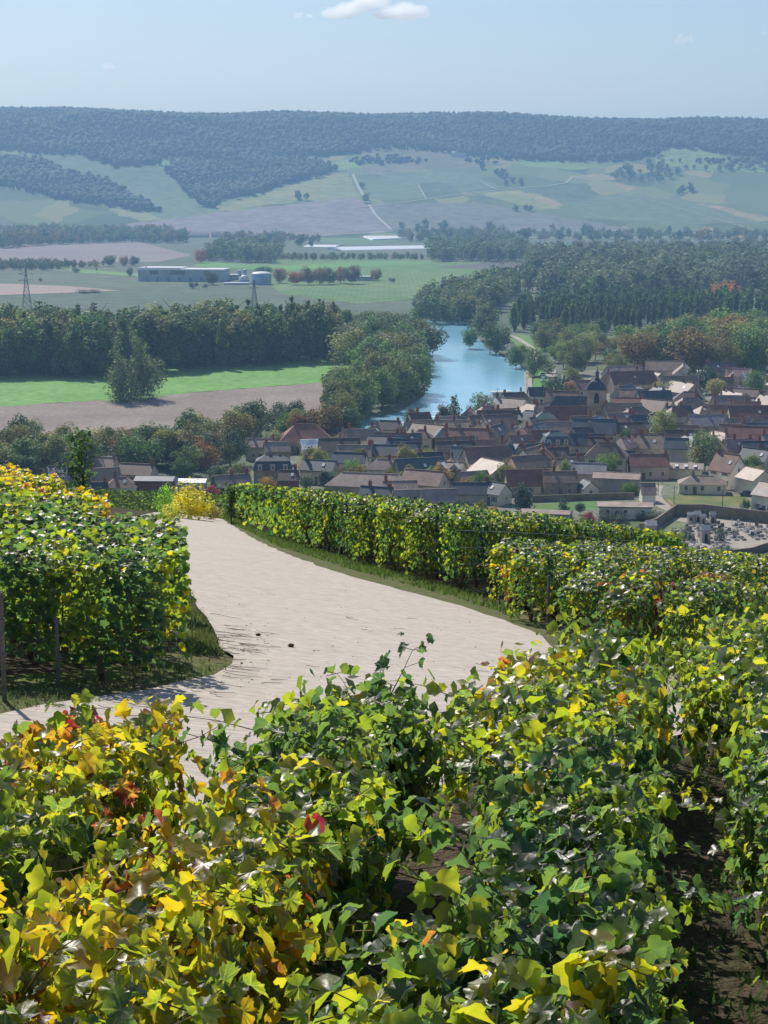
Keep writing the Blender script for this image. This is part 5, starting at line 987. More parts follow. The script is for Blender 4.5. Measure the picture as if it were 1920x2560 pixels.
# quay, boats, cars
b = at(1262, 1000); t = empty('river_boat', (b[0], b[1], .1), RAD(15)); tag(t, 'white river boat with wheelhouse moored at the quay', 'boat')
k = MB(); k.v = [(-7, -1.6, 0), (5, -1.6, 0), (7.5, 0, .2), (5, 1.6, 0), (-7, 1.6, 0), (-7.2, -1.9, 1.3), (5.2, -1.9, 1.3), (8.2, 0, 1.7), (5.2, 1.9, 1.3), (-7.2, 1.9, 1.3)]; k.f = [(0, 1, 6, 5), (1, 2, 7, 6), (2, 3, 8, 7), (3, 4, 9, 8), (4, 0, 5, 9), (5, 6, 7, 8, 9)]; k.m = [0]*6; k.build('hull', M['white'], t)
k = MB(); k.box(-5.5, 2.5, -1.4, 1.4, 1.35, 3.2); k.build('cabin', M['trim'], t); k = MB(); k.box(-5.8, 2.9, -1.6, 1.6, 3.22, 3.4); k.build('cabin_roof', M['white'], t)
for i in range(5): window(t, -4.8+i*1.6, -1.41, 1.9, 0, 1.1, .8)
CARP = {}
def car(px, py, rz, col, lab, z=.42):
    if not CARP:
        k = MB(); prof = [(-2.1, .35), (-2.15, .8), (-1.6, .95), (-1.0, 1.0), (1.0, .98), (1.9, .85), (2.1, .7), (2.1, .35)]
        for i in range(len(prof)-1): a, c = prof[i], prof[i+1]; k.face([(a[0], -.85, a[1]), (c[0], -.85, c[1]), (c[0], .85, c[1]), (a[0], .85, a[1])])
        for s in (-.85, .85): k.face([(x, s, z) for x, z in prof][::int(-s/abs(s))])
        k.face([(-2.1, .85, .35), (2.1, .85, .35), (2.1, -.85, .35), (-2.1, -.85, .35)]); CARP['body'] = k.mesh('body', M['paint'])
        k = MB(); k.box(-.001, .001, 0, .001, 0, .001); P0 = [(-1.55, -.8, .95), (1.15, -.8, .97), (1.15, .8, .97), (-1.55, .8, .95)]; P1 = [(-1.05, -.65, 1.42), (.45, -.65, 1.42), (.45, .65, 1.42), (-1.05, .65, 1.42)]
        k = MB(); [k.face([P0[i], P0[(i+1) % 4], P1[(i+1) % 4], P1[i]]) for i in range(4)]; CARP['windows'] = k.mesh('windows', M['glass'])
        k = MB(); k.box(-1.05, .45, -.65, .65, 1.421, 1.46); CARP['car_roof'] = k.mesh('car_roof', M['paint'])
        k = MB(); k.lathe([(0, -.1), (.31, -.1), (.31, .1), (0, .1)], 12); CARP['wheel'] = k.mesh('wheel', M['rubber'])
    b = at(px, py); t = empty('parked_car', (b[0], b[1], z), rz); tag(t, lab, 'car')
    for nm in ('body', 'windows', 'car_roof'): q = link(nm, CARP[nm], t); q.color = (*col, 1)
    for x in (-1.3, 1.35):
        for s in (-.8, .8): q = link('wheel', CARP['wheel'], t, (x, s, .31), (math.pi/2, 0, 0))
car(1357, 942, 1.3, (1.1, 1.1, 1.15), 'white car parked farthest up the river road'); car(1359, 948, 1.35, (.5, .7, .8), 'grey-blue car parked between two others on the river road'); car(1357, 956, 1.3, (1.2, 1.2, 1.2), 'white car parked at the near end of the river road row')
car(1622, 1226, .1, (.75, .75, .85), 'silver van-like car in front of the roof light hall yard', .1); car(1869, 1241, -.3, (.1, .13, .2), 'dark car before the cream gabled garage house', .1); car(1912, 1284, 0, (.08, .12, .3), 'dark blue car below the white house by the cemetery', .1)
# lane, vineyard plots, walls of the near village
strip('village_lane', [at(1640, 1215), at(1632, 1235), at(1640, 1252), at(1662, 1268), at(1700, 1284)], 4.2, M['gravel'], .16)
sheet('village_lane', [(1600, 1232), (1650, 1225), (1655, 1246), (1610, 1250)], M['gravel'], .14)
sheet('vine_plot', [(1652, 1246), (1700, 1240), (1860, 1240), (1880, 1256), (1780, 1276), (1700, 1278)], fm('vine_plot', (.22, .22, .09), (.12, .17, .06), rows=1.2, scale=.2, row_amt=.35, ang=.3), .12)
sheet('grass_plot', [(1330, 1262), (1500, 1252), (1560, 1262), (1480, 1276), (1340, 1280)], fm('grass_plot', (.14, .25, .08), (.12, .19, .07), scale=.1, rows=1.5), .12)
sheet('grass_plot', [(1480, 1308), (1580, 1300), (1660, 1300), (1600, 1340), (1450, 1345), (1380, 1330)], fm('grass_plot2', (.10, .15, .06), (.14, .16, .08), scale=.1), .12)
def wall(pts, h, th, lab, name='stone_wall', mat='stone', col=(.62, .6, .56, 1)):
    P = [at(*p) for p in pts]; k = MB()
    for a, b_ in zip(P[:-1], P[1:]):
        d = (b_-a)[:2]; L = np.linalg.norm(d); n_ = np.array((-d[1], d[0]))/L*th/2; q = [a[:2]-n_, b_[:2]-n_, b_[:2]+n_, a[:2]+n_]
        k0 = len(k.v); k.v += [(x[0], x[1], -.2) for x in q]+[(x[0], x[1], h) for x in q]; k.f += [tuple(k0+i for i in f) for f in ((3, 2, 1, 0), (4, 5, 6, 7), (0, 1, 5, 4), (1, 2, 6, 5), (2, 3, 7, 6), (3, 0, 4, 7))]; k.m += [0]*6
    o = k.build(name, M[mat]); o.color = col; tag(o, lab, 'wall')
wall([(1600, 1336), (1640, 1322), (1688, 1288)], 2.6, .5, 'grey stone cemetery wall climbing beside the lane'); wall([(1690, 1290), (1760, 1290), (1840, 1300), (2000, 1318)], 3.0, .5, 'long dark stone wall closing the far side of the cemetery'); wall([(1830, 1392), (1880, 1386), (1935, 1368)], 1.6, .4, 'low dark wall along the near edge of the cemetery')
wall([(1585, 1248), (1500, 1250), (1330, 1256)], 1.8, .4, 'stone garden wall behind the green plot'); wall([(1668, 1258), (1700, 1286)], 1.1, .3, 'low pale wall beside the lane down to the cemetery', col=(1, .95, .85, 1)); wall([(640, 1262), (760, 1270), (900, 1285)], 1.5, .4, 'grey garden wall before the very long barn')
sheet('cemetery_ground', [(1640, 1325), (1688, 1296), (1760, 1296), (2000, 1320), (2000, 1360), (1930, 1368), (1870, 1385), (1700, 1410), (1600, 1370)], M['gravel'], .12); sheet('cemetery_grass', [(1655, 1320), (1680, 1302), (1730, 1308), (1700, 1325), (1672, 1345), (1650, 1345)], fm('cem_grass', (.17, .22, .10), (.2, .22, .12), scale=.1), .16)
TV = []
for v in range(5):
    k = MB(); l_ = 2.0; w_ = .95; k.box(-w_/2-.08, w_/2+.08, -l_/2-.08, l_/2+.08, 0, .18); k.box(-w_/2, w_/2, -l_/2, l_/2, .181, .42+.1*(v % 3)); slab = k.mesh('slab', M['grave'])
    k = MB(); z0 = .422+.1*(v % 3)
    if v == 0: k.box(-.42, .42, .7, .86, z0, z0+.9)
    elif v == 1: k.box(-.07, .07, .7, .84, z0, z0+1.3); k.box(-.35, .35, .71, .83, z0+.8, z0+.94)
    elif v == 2: k.lathe([(.4, 0), (.4, .5), (.3, .75), (0, .85)], 10, c=(0, .6, z0))
    elif v == 3: k.box(-.45, .45, .68, .84, z0, z0+.5); k.box(-.3, .3, .69, .83, z0+.5, z0+.75)
    else: k.box(-.3, .3, .6, .9, z0, z0+.35)
    TV.append((slab, k.mesh('headstone', M['grave'])))
cp = [at(*p)[:2] for p in [(1688, 1328), (1760, 1303), (1830, 1308), (1990, 1322), (1990, 1352), (1920, 1352), (1790, 1358), (1830, 1380), (1740, 1392), (1670, 1380), (1668, 1352)]]
ang = .12; n_t = 0
for i in range(-40, 40):
    for j in range(-30, 30):
        X = i*1.75; Y = j*3.0+ (0.4 if i % 5 == 0 else 0); c0 = at(1810, 1345); x = c0[0]+X*math.cos(ang)-Y*math.sin(ang)+random.uniform(-.15, .15); y = c0[1]+X*math.sin(ang)+Y*math.cos(ang)+random.uniform(-.2, .2)
        if i % 7 == 3 or n_t >= 295 or not inpoly([x], [y], cp)[0] or random.random() < .1: continue
        s, h2 = random.choice(TV); t = empty('tomb', (x, y, .12), ang+random.uniform(-.03, .03)); g = random.choice([1.5, 1.3, 1.0, .8, .5, .25]); 
        for nm, me in (('slab', s), ('headstone', h2)): q = link(nm, me, t); q.scale = (1, 1, .8); q.color = (g, g*.97, g*.95, 1)
        tag(t, {1.5: 'white', 1.3: 'pale', 1.0: 'light grey', .8: 'grey', .5: 'dark grey', .25: 'black'}[g]+' stone tomb in the rows of the walled cemetery', 'tomb', 'tombs of the cemetery'); n_t += 1
for px, py, w, hh, lab in ((1727, 1308, 14, 2.6, 'small roofed tomb chapel, first of three below the wall'), (1744, 1308, 15, 2.9, 'small roofed tomb chapel, middle of three below the wall'), (1758, 1311, 12, 2.4, 'small roofed tomb chapel, last of three below the wall'), (1782, 1309, 13, 2.8, 'tomb chapel with white cap apart from the three'), (1764, 1358, 22, 4.0, 'tall pale tomb chapel among the clipped dark hedges'), (1628, 1348, 26, 4.2, 'pale roofed monument beside the square dark hedge')):
    m_ = mm(py); b = at(px, py); L = w*m_; t = empty('tomb_chapel', (b[0], b[1]+L/2, .12), .1); tag(t, lab, 'tomb chapel'); k = MB(); k.box(-L/2, L/2, -L/2, L/2, 0, hh*.75); k.build('wall', M['grave'], t).color = (1.1, 1.05, 1, 1)
    k = MB(); x = L/2+.12; k.face([(-x, -x, hh*.74), (x, -x, hh*.74), (x, 0, hh), (-x, 0, hh)]); k.face([(x, x, hh*.74), (-x, x, hh*.74), (-x, 0, hh), (x, 0, hh)]); k.face([(x, -x, hh*.74), (x, x, hh*.74), (x, 0, hh)]); k.face([(-x, x, hh*.74), (-x, -x, hh*.74), (-x, 0, hh)]); k.build('roof', M['grave'], t).color = (1.6, 1.6, 1.6, 1); k = MB(); k.box(-L*.18, L*.18, -L/2-.04, -L/2+.02, 0, hh*.5); k.build('door', M['rubber'], t)
for px, py, w, hh, lab in ((1684, 1350, 15, 26, 'slim clipped dark hedge block in the cemetery'), (1714, 1348, 26, 30, 'wide clipped dark hedge block in the cemetery'), (1728, 1356, 18, 26, 'clipped dark hedge block touching the wide one'), (1756, 1345, 24, 28, 'clipped dark hedge block behind the tall chapel'), (1800, 1355, 28, 34, 'largest clipped dark hedge block in the cemetery'), (1838, 1340, 18, 18, 'rounded dark hedge block deepest among the tombs'), (1605, 1342, 34, 28, 'square dark hedge beside the pale monument'), (1650, 1345, 20, 26, 'dark hedge on the other side of the pale monument')):
    T(px, py, hh, w, 'clipped', (.045, .065, .05), lab, 'clipped_hedge', 'hedge')
for px, py, w, lab in ((1530, 1305, 78, 'dark clipped hedge along the white workshop wall'), (1628, 1302, 64, 'dark clipped hedge at the gable of the white workshop')):
    T(px, py, 24, w, 'clipped', (.04, .06, .05), lab, 'clipped_hedge', 'hedge')
T(1810, 1388-6, 14, 56, 'clipped', (.06, .09, .05), 'low spreading dark shrub at the near side of the cemetery', 'shrub', 'shrub')
# ------------------------------------------------------------------ vines
r5 = np.random.default_rng(23)
def leaf_hi(seed):
    r = np.random.default_rng(seed)
    half = [(0, 1.04), (6, .86), (12, .94), (18, .77), (25, .80), (31, .64), (39, .80), (44, .78), (50, .98), (56, .80), (63, .87), (70, .70), (80, .66), (90, .79), (96, .72), (105, .86), (112, .70), (123, .77), (132, .62), (145, .68), (158, .48), (172, .20)]
    pts = [(math.radians(a), q) for a, q in half]+[(math.radians(360-a), q) for a, q in half[:0:-1]]
    fold = r.uniform(.1, .9); droop = r.uniform(.1, .9); ph = r.uniform(0, 6, 3)
    V = [(0, 0, 0)]
    for a, q in pts:
        q *= 1+r.normal()*.05; x, y = q*math.cos(a), q*math.sin(a)
        z = fold*abs(y)*.6-droop*x*x*.5+.15*math.sin(3*a+ph[0])*q+.07*math.sin(7*a+ph[1])*q; V.append((x, y, z))
    n = len(pts); 
    mid = [(v[0]*.5, v[1]*.5, v[2]*.42+.03*math.sin(5*i+ph[2])) for i, v in enumerate(V[1:])]
    V = V+mid; T = []
    for i in range(n):
        j = (i+1) % n; T += [(0, n+1+i, n+1+j), (n+1+i, 1+i, 1+j), (n+1+i, 1+j, n+1+j)]
    return np.array(V, float), np.array(T)
def leaf_poly(ang, rad, fold, droop):
    V = [(0, 0, 0)]
    for a, q in zip(ang, rad): a = math.radians(a); x, y = q*math.cos(a), q*math.sin(a); V.append((x, y, fold*abs(y)-droop*x*x))
    n = len(ang); return np.array(V), np.array([(0, 1+i, 1+(i+1) % n) for i in range(n)])
HI = [leaf_hi(100+i) for i in range(14)]
MID = [leaf_poly([0, 28, 52, 88, 115, 165, 195, 245, 272, 308, 332], [1, .74, .92, .7, .82, .5, .5, .82, .7, .92, .74], f, d) for f, d in ((.2, .1), (.35, .25), (.1, .35), (.5, .1))]
HIL = [(v_[[0]+list(range(1, n_+1))[::2]], None) for v_, n_ in [(h_i[0], (len(h_i[0])-1)//2) for h_i in HI]]
HIL = [(v_, np.array([(0, 1+i, 1+(i+1) % (len(v_)-1)) for i in range(len(v_)-1)])) for v_, _ in HIL]
LOW = [leaf_poly([0, 55, 120, 240, 305], [1, .9, .75, .75, .9], f, d) for f, d in ((.25, .1), (.4, .25), (.1, .3))]
def frames(nr, tip):
    z = unit(nr); x = unit(tip-(tip*z).sum(1, keepdims=True)*z); y = np.cross(z, x); return np.stack([x, y, z], 2)     # columns
def place(protos, P, Rm, S, rr, r=r5):
    Vs, Ts, As = [], [], []; k = 0; pick = r.integers(0, len(protos), len(P))
    for q in range(len(protos)):
        m = pick == q; n = m.sum()
        if not n: continue
        v, t = protos[q]; W = np.einsum('nij,vj->nvi', Rm[m], v)*S[m][:, None, None]+P[m][:, None, :]
        Vs.append(W.reshape(-1, 3)); Ts.append((t[None]+(np.arange(n)*len(v))[:, None, None]).reshape(-1, 3)+k); k += n*len(v); As.append(np.repeat(rr[m], len(v)))
    return np.concatenate(Vs), np.concatenate(Ts), np.concatenate(As)
def hedge_leaves(n, r, L=1.0, W=.46, z0=.2, z1=1.22, size=.062):
    """leaves over the skin of a clipped vine hedge, thinning towards the trunks"""
    n1 = int(n*.30); n2 = n-n1
    T_ = np.stack([r.uniform(-L/2, L/2, n1)*1.06, r.uniform(-W/2, W/2, n1), z1+r.normal(0, .045, n1)+.05*np.sin(r.uniform(0, 6, n1))], 1)
    s = r.choice([-1, 1], n2); zz = z0+(z1-z0)*(r.random(n2)**.72); S_ = np.stack([r.uniform(-L/2, L/2, n2)*1.06, s*(W/2+r.normal(0, .05, n2))*(.8+.25*r.random(n2)), zz], 1)
    P = np.concatenate([T_, S_]); 
    nt = np.stack([r.normal(0, .45, n1), r.normal(0, .45, n1), np.full(n1, .8)], 1); ns = np.stack([r.normal(0, .4, n2), s*.9, r.normal(.35, .35, n2)], 1)
    N_ = np.concatenate([nt, ns]); tip = np.stack([r.normal(0, .7, n), np.concatenate([r.normal(0, .7, n1), s*.25]), np.concatenate([r.normal(-.1, .3, n1), np.full(n2, -.9)])], 1)
    # a few shoots above the clipped top
    k = r.random(n) < .04; P[k, 2] = z1+r.uniform(.04, .16, k.sum())
    return P, frames(N_, tip), size*r.uniform(.6, 1.3, n), np.clip(.5+.13*r.normal(size=n)+.1*np.sin(P[:, 0]*5), .05, 1.05)
def stem_mesh(name, r, n_canes=5, h=1.15, L=.9):
    k = MB(); q = [(0, 0, -.05)]; 
    for i in range(1, 5): q.append((q[-1][0]+r.normal()*.03, q[-1][1]+r.normal()*.025, i*.12))
    k.tube(q, [.04, .034, .03, .034, .026], 6)
    for s in (-1, 1): k.tube([q[-1], (s*.18, r.normal()*.03, .58), (s*.42, r.normal()*.03, .56)], [.022, .016, .01], 5)
    for i in range(n_canes): x = r.uniform(-.42, .42)*L; k.tube([(x, 0, .55), (x+r.normal()*.05, r.normal()*.06, .85), (x+r.normal()*.1, r.normal()*.1, h)], [.007, .006, .004], 4)
    return k.mesh(name, M['cane'])
STEM = [stem_mesh('trunk', r5, 5, 1.02) for _ in range(4)]; STEM0 = [stem_mesh('trunk', r5, 0) for _ in range(4)]
def hedge_mesh(protos, n, **k):
    P, Rm, S_, rr = hedge_leaves(n, r5, **k); V, T_, a = place(protos, P, Rm, S_, rr); return mesh_np('foliage', V, T_, M['vine'], a)
NEARH = [hedge_mesh(HIL, 800, size=.05) for _ in range(4)]
MIDH = [hedge_mesh(MID, 900, size=.05) for _ in range(6)]
LOWP = [hedge_leaves(150, r5, size=.092) for _ in range(5)]
LEAF = []
for v, t in HI: LEAF.append(mesh_np('leaf', v, t, M['vineleaf'], np.full(len(v), .5)))
def leaf_objects(root, P, Rm, S_, R, G, name='leaf'):
    for i in range(len(P)):
        o = bpy.data.objects.new(name, LEAF[int(r5.integers(0, len(LEAF)))]); COL.objects.link(o); o.parent = root
        m = Rm[i]*S_[i]; o.matrix_local = Matrix(((m[0, 0], m[0, 1], m[0, 2], P[i, 0]), (m[1, 0], m[1, 1], m[1, 2], P[i, 1]), (m[2, 0], m[2, 1], m[2, 2], P[i, 2]), (0, 0, 0, 1)))
        o.color = (float(R[i]), float(G[i]), 0, 1)
def wild_vine(x, y, rz, R0, label, group, lift=0.0, tall=0, nshoot=15, spread=.12, topk=150, base=.84):
    """a free-growing vine: trunk, canes carrying leaves in turn on both sides"""
    r = r5; z = float(near_h(x, y)); o = empty('grapevine', (x, y, z), rz); tag(o, label, 'grapevine', group)
    tr = link('trunk', STEM0[int(r.integers(0, 4))], o); canes = MB(); Ps, Ns, Ts, Ss, Rs = [], [], [], [], []
    for s in range(nshoot):
        x0 = r.uniform(-.5, .5); y0 = r.normal()*.05; top = base*(1.05+r.uniform(-.26, .28)); rs_ = r.normal(0, .10)+(.22 if R0 > .42 and r.random() < .22 else 0); 
        if s < tall: top = base*1.36+r.uniform(0, .15); x0 = r.uniform(-.2, .2)
        lean = r.normal(0, spread*1.9, 2); nn = 9; P = []
        for i in range(nn):
            t = i/(nn-1); zz = .5+(top-.5)*math.sin(t*1.75)/math.sin(1.57) if s >= tall else .5+(top-.5)*t; zz = .5+(top-.5)*min(1.0, t*1.15) - (0.22*max(0, t-.75) if s >= tall else 0)
            P.append((x0+lean[0]*t*1.4+.03*math.sin(7*t+s), y0+lean[1]*t*t*1.9+.03*math.sin(6*t+2*s), zz))
        canes.tube(P, [.0045]*3+[.0035]*3+[.002]*3, 4); P = np.array(P); nl = 25
        for i in range(nl):
            t = .06+.94*i/(nl-1); p = P[min(nn-2, int(t*(nn-1)))]*(1-(t*(nn-1)) % 1)+P[min(nn-1, int(t*(nn-1))+1)]*((t*(nn-1)) % 1)
            side = 1 if i % 2 else -1; a = r.uniform(-.8, .8)+(0 if side > 0 else math.pi)+math.pi/2; d = np.array((math.cos(a), math.sin(a), r.uniform(.1, .7))); pet = r.uniform(.04, .11); q = p+d*pet
            if s % 2 == 0 and i % 3 == 0: canes.tube([tuple(p), tuple(q)], .0022, 3)
            Ps.append(q); Ns.append(np.array((d[0]*.55, d[1]*.55, .5))+r.normal(0, .42, 3)); Ts.append(np.array((d[0], d[1], r.uniform(-.9, .1)))); Ss.append((.060 if t < .72 else .060-.09*(t-.72))*r.uniform(.65, 1.35)); Rs.append(r.normal(0, .055)+(.06 if t > .85 else 0)+rs_)
    n2 = 420; Pl, Rl, Sl, rl = hedge_leaves(n2, r, W=.56, z0=.2, z1=1.1*base, size=.056)
    P = np.array(Ps); Rm = frames(np.array(Ns), np.array(Ts)); S_ = np.array(Ss); R = np.array(Rs)
    P = np.concatenate([P, Pl]); Rm = np.concatenate([Rm, Rl]); S_ = np.concatenate([S_, Sl]); R = np.concatenate([R, rl-.5-.02])
    canes.build('cane', M['cane'], o)
    # the leaves that show largest become parts of their own
    cw = np.array([math.cos(rz), math.sin(rz)]); wy = P[:, 0]*cw[1]+P[:, 1]*cw[0]+y; score = P[:, 2]*1.3-(wy-y)*.8+S_*3+r.normal(0, .12, len(P)); top = np.argsort(-score); k = top[:topk]; rest = top[topk:]
    leaf_objects(o, P[k], Rm[k], S_[k], np.clip(R0+R[k], 0, 1), r.uniform(.8, 1.25, len(k)))
    V, T_, a = place(HIL if y < 9 else MID, P[rest], Rm[rest], S_[rest], np.clip(.5+R[rest], 0, 1)); f = link('foliage', mesh_np('foliage', V, T_, M['vine'], a), o); f.color = (R0, 1.0, 0, 1); f['kind'] = 'stuff'
    return o
def cword(R): return 'green' if R < .32 else ('yellow-green' if R < .44 else ('yellow-leaved' if R < .58 else 'yellow and red-leaved'))
DX = .155; ROWA = math.atan2(1, DX)
ORD2 = ['first', 'second', 'third', 'fourth', 'fifth', 'sixth', 'seventh', 'eighth', 'ninth', 'tenth', 'eleventh', 'twelfth', 'thirteenth', 'fourteenth', 'fifteenth', 'sixteenth', 'seventeenth', 'eighteenth']
rowsF = [(-1.85, 4.6, 8.1, 'the short row standing against the lane', lambda y: .35 if y < 7 else .46), (-.78, 2.7, 9.3, 'the row under the tall shoot', lambda y: .44 if y < 4.3 else (.54 if y < 5.8 else (.30 if y < 7.2 else .24))),
         (.34, 2.7, 12.9, 'the broad row by the grassy gap', lambda y: .35 if y < 4.6 else (.27 if y < 8 else (.32 if y < 10 else .37))), (1.56, 5.2, 16.5, 'the row past the grassy gap', lambda y: .30)]
for x0, ya, yb, rn, fR in rowsF:
    Y = np.arange(yb, ya, -.88)
    for i, y in enumerate(Y):
        x = x0+DX*(y-4.5)+r5.normal()*.04+(.06*math.sin(y*1.3) if x0 > 0 else 0); R0 = fR(y)+r5.normal()*.03
        tall = 1 if (x0 == -.78 and i == 0) or (r5.random() < .12) else 0
        wild_vine(x, y, ROWA+r5.normal()*.08, R0, f"{cword(R0)} vine, {ORD2[i]} from the lane in {rn}", 'grapevines of the loose rows at the camera', tall=tall, nshoot=21 if x0 == .34 else 18, spread=.10 if x0 == .34 else .07, base=.66 if (x0 == .34 and 5.6 < y < 6.7) else .84, topk=150 if y < 11 else 90)
# extra vines filling the slope between the loose rows and the far post row
for i, (x, y, R0, lab) in enumerate([(2.75, 14.0, .38, 'bushy yellow-green grapevine standing clear at the grass path'), (3.15, 15.2, .36, 'grapevine leaning over the far side of the grass path'), (1.78, 13.6, .42, 'last yellowish grapevine before the short piece of lane'), (2.55, 12.6, .40, 'yellow-green grapevine one step before the clear-standing bushy one'), (-.25, 9.1, .34, 'small grapevine filling the gap before the lane'),
                                   (.72, 10.6, .45, 'grapevine with orange tips at the edge of the concrete lane'), (1.05, 11.8, .48, 'yellow and brown grapevine sticking out over the concrete lane')]):
    wild_vine(x, y, ROWA, R0, lab, 'grapevines of the loose rows at the camera', topk=90, nshoot=12, base=.78)
# clipped blocks: positions of every plant
def rows_in(poly, p0, d, gap=1.1, step=.95):
    """plants along rows parallel to d, the first row through p0"""
    d = np.array(d, float); d /= np.linalg.norm(d); n = np.array((-d[1], d[0])); out = []
    P = np.array(poly); u = (P-p0)@n; v = (P-p0)@d
    for i in range(int(math.floor(u.min()/gap)), int(u.max()/gap)+2):
        for t in np.arange(v.min(), v.max(), step):
            q = np.array(p0)+n*i*gap+d*(t+(i % 2)*.3)
            if inpoly([q[0]], [q[1]], P)[0]: out.append((q[0]+r5.normal()*.03, q[1]+r5.normal()*.04, i))
    return out, math.atan2(d[1], d[0])
blocks = []
LVp = [(-16, 13.4), (-4, 14.3), (-1.66, 15.1), (-1.95, 17.5), (-2.5, 20.3), (-3.6, 22.9), (-4.7, 26.5), (-6.35, 33), (-8.8, 41), (-16, 50), (-30, 50), (-30, 13)]
RV1 = [(-5.85, 67.5), (-4.6, 58), (-2.9, 48), (-1.35, 40.5), (-.05, 35), (1.35, 31), (9.0, 54.5), (10, 62), (4, 78), (-4.5, 80)]
RV2 = [(1.55, 30.2), (2.0, 26.8), (2.55, 24.0), (3.05, 20.8), (4.2, 19.2), (14, 20), (22, 30), (22, 60), (9.6, 53.5)]
for nm, poly, p0, d in (('left', LVp, (-1.75, 15.35), (1, .13)), ('right', RV1, (1.2, 31.3), (7.8, 23.4)), ('mid', RV2, (1.9, 28.6), (7.8, 21.0))):
    pts, rz = rows_in(poly, p0, d)
    for x, y, i in pts:
        px, py = project(x, y, float(near_h(x, y))+1.1)
        if -90 < px < 2010: blocks.append((math.hypot(x, y), nm, x, y, i, rz))
blocks.sort(key=lambda a: a[0]); NTH = 235; print('VINES', len(blocks))
GRP = {'left': ('grapevine in the clipped block on the near side of the lane', 'clipped grapevines above the shaded verge'), 'right': ('grapevine of the tall clipped hedge block along the lane', 'clipped grapevines along the lane'), 'mid': ('loose grapevine between posts below the tall clipped block', 'post-trained grapevines below the clipped block')}
def autumn(nm, x, y):
    px, py = project(x, y, float(near_h(x, y))+1.2); s = .5+.5*math.sin(x*1.7+y*.8)*math.sin(y*.6-x)
    if nm == 'left':
        b = .26+.05*s
        if y > 24: b = .40+.12*s
        if 25 < y < 40: b = .53+.12*s
        return b+r5.normal()*.03
    if nm == 'right': return .23+.06*s+r5.normal()*.03
    return .28+.08*s+(.3 if r5.random() < .01 else 0)+r5.normal()*.03
front_n = 0; rest = []; first_row = {}
for dist, nm, x, y, i, rz in blocks[:NTH]:
    R0 = autumn(nm, x, y); z = float(near_h(x, y)); flip = math.pi if r5.random() < .5 else 0
    lab, grp = GRP[nm]; o = empty('grapevine', (x, y, z), rz+flip); o.scale = (1, 1, {'left': .84, 'right': 1.05, 'mid': r5.uniform(.6, .84)}[nm]*r5.uniform(.96, 1.05)); cw_ = cword(R0)
    o['category'] = 'grapevine'; o['group'] = grp; o['label'] = cw_+' '+lab
    link('trunk', STEM[int(r5.integers(0, 4))], o)
    hi = nm == 'left' and y < 17.2
    f = link('foliage', (NEARH if hi else MIDH)[int(r5.integers(0, 4 if hi else 6))], o); f.color = (R0, r5.uniform(.85, 1.1), 0, 1); f['kind'] = 'stuff'
    if hi and x > -4.2 and y < 15.6:
        P, Rm, S_, rr = hedge_leaves(130, r5, W=.54, size=.056); leaf_objects(o, P, Rm, S_, np.clip(R0+(rr-.5), 0, 1), r5.uniform(.8, 1.2, 130)); o['_f'] = 1
    if o.get('_f'): first_row[x] = o
for k, x in enumerate(sorted(first_row)[::-1]):
    o = first_row[x]; o['label'] = f"dark green grapevine, {ORD2[k]} from the lane corner in the shaded hedge face"; del o['_f']
def stuff_vines(pts, label, fR, name='vine_rows', protos=LOW, size=1.0, zs=1.0):
    if not pts: return
    Vs, Ts, As = [], [], []; k = 0
    for x, y, rz in pts:
        P, Rm, S_, rr = LOWP[int(r5.integers(0, 5))]; c, s = math.cos(rz), math.sin(rz); Q = np.array(((c, -s, 0), (s, c, 0), (0, 0, 1))); W = P*np.array((1, 1, zs*(.84 if 'near side' in label else (.75 if 'loose' in label else 1.04)))) @ Q.T+np.array((x, y, float(near_h(x, y))))
        V, T_, a = place(protos, W, Q[None] @ Rm, S_*size, np.clip(rr+fR(x, y)-.3, 0, 1.1)); Vs.append(V); Ts.append(T_+k); As.append(a); k += len(V)
    o = link(name, mesh_np(name, np.concatenate(Vs), np.concatenate(Ts), M['vinefar'], np.concatenate(As))); o.color = (.3, 1.0, 0, 1); tag(o, label, 'vineyard', kind='stuff')
for nm, lab in (('left', 'deeper rows of the autumn-tinted block on the near side of the lane'), ('right', 'deeper rows of the tall clipped block beyond the lane'), ('mid', 'deeper rows of loose vines below the tall clipped block')):
    stuff_vines([(b[2], b[3], b[5]) for b in blocks[NTH:] if b[1] == nm], lab, lambda x, y, nm=nm: autumn(nm, x, y))
# far vine rows: knoll behind the lane, yellow strip, slope beside the cemetery
def far_rows(poly, d, gap, per_m, size, fR, label, h=1.05):
    pts, rz = rows_in(poly, poly[0], d, gap, .9); n = int(per_m*.9); P = []
    for x, y, i in pts:
        q = np.stack([x+r5.uniform(-.5, .5, n)*math.cos(rz)+r5.normal(0, .16, n), y+r5.uniform(-.5, .5, n)*math.sin(rz)+r5.normal(0, .16, n), near_h(np.full(n, x), np.full(n, y))+h*r5.random(n)**.5], 1); P.append(q)
    P = np.concatenate(P); n = len(P); nr = np.stack([r5.normal(0, .5, n), r5.normal(-.3, .5, n), np.full(n, .8)], 1)
    V, T_, a = place(LOW, P, frames(nr, r5.normal(size=(n, 3))), size*r5.uniform(.7, 1.3, n), np.clip(.5+.12*r5.normal(size=n)+np.array([fR(p[0], p[1]) for p in P])-.3, 0, 1.1)); o = link('vine_rows', mesh_np('vine_rows', V, T_, M['vinefar'], a)); o.color = (.3, .9, 0, 1); tag(o, label, 'vineyard', kind='stuff'); return n
def up(u0, u1, y0, y1): return [(u0*y0, y0), (u1*y0, y0), (u1*y1, y1), (u0*y1, y1)]
far_rows(up(-.20, -.085, 118, 176), (1, .35), 1.15, 22, .13, lambda x, y: .26, 'green vineyard rows on the knoll behind the yellow bush')
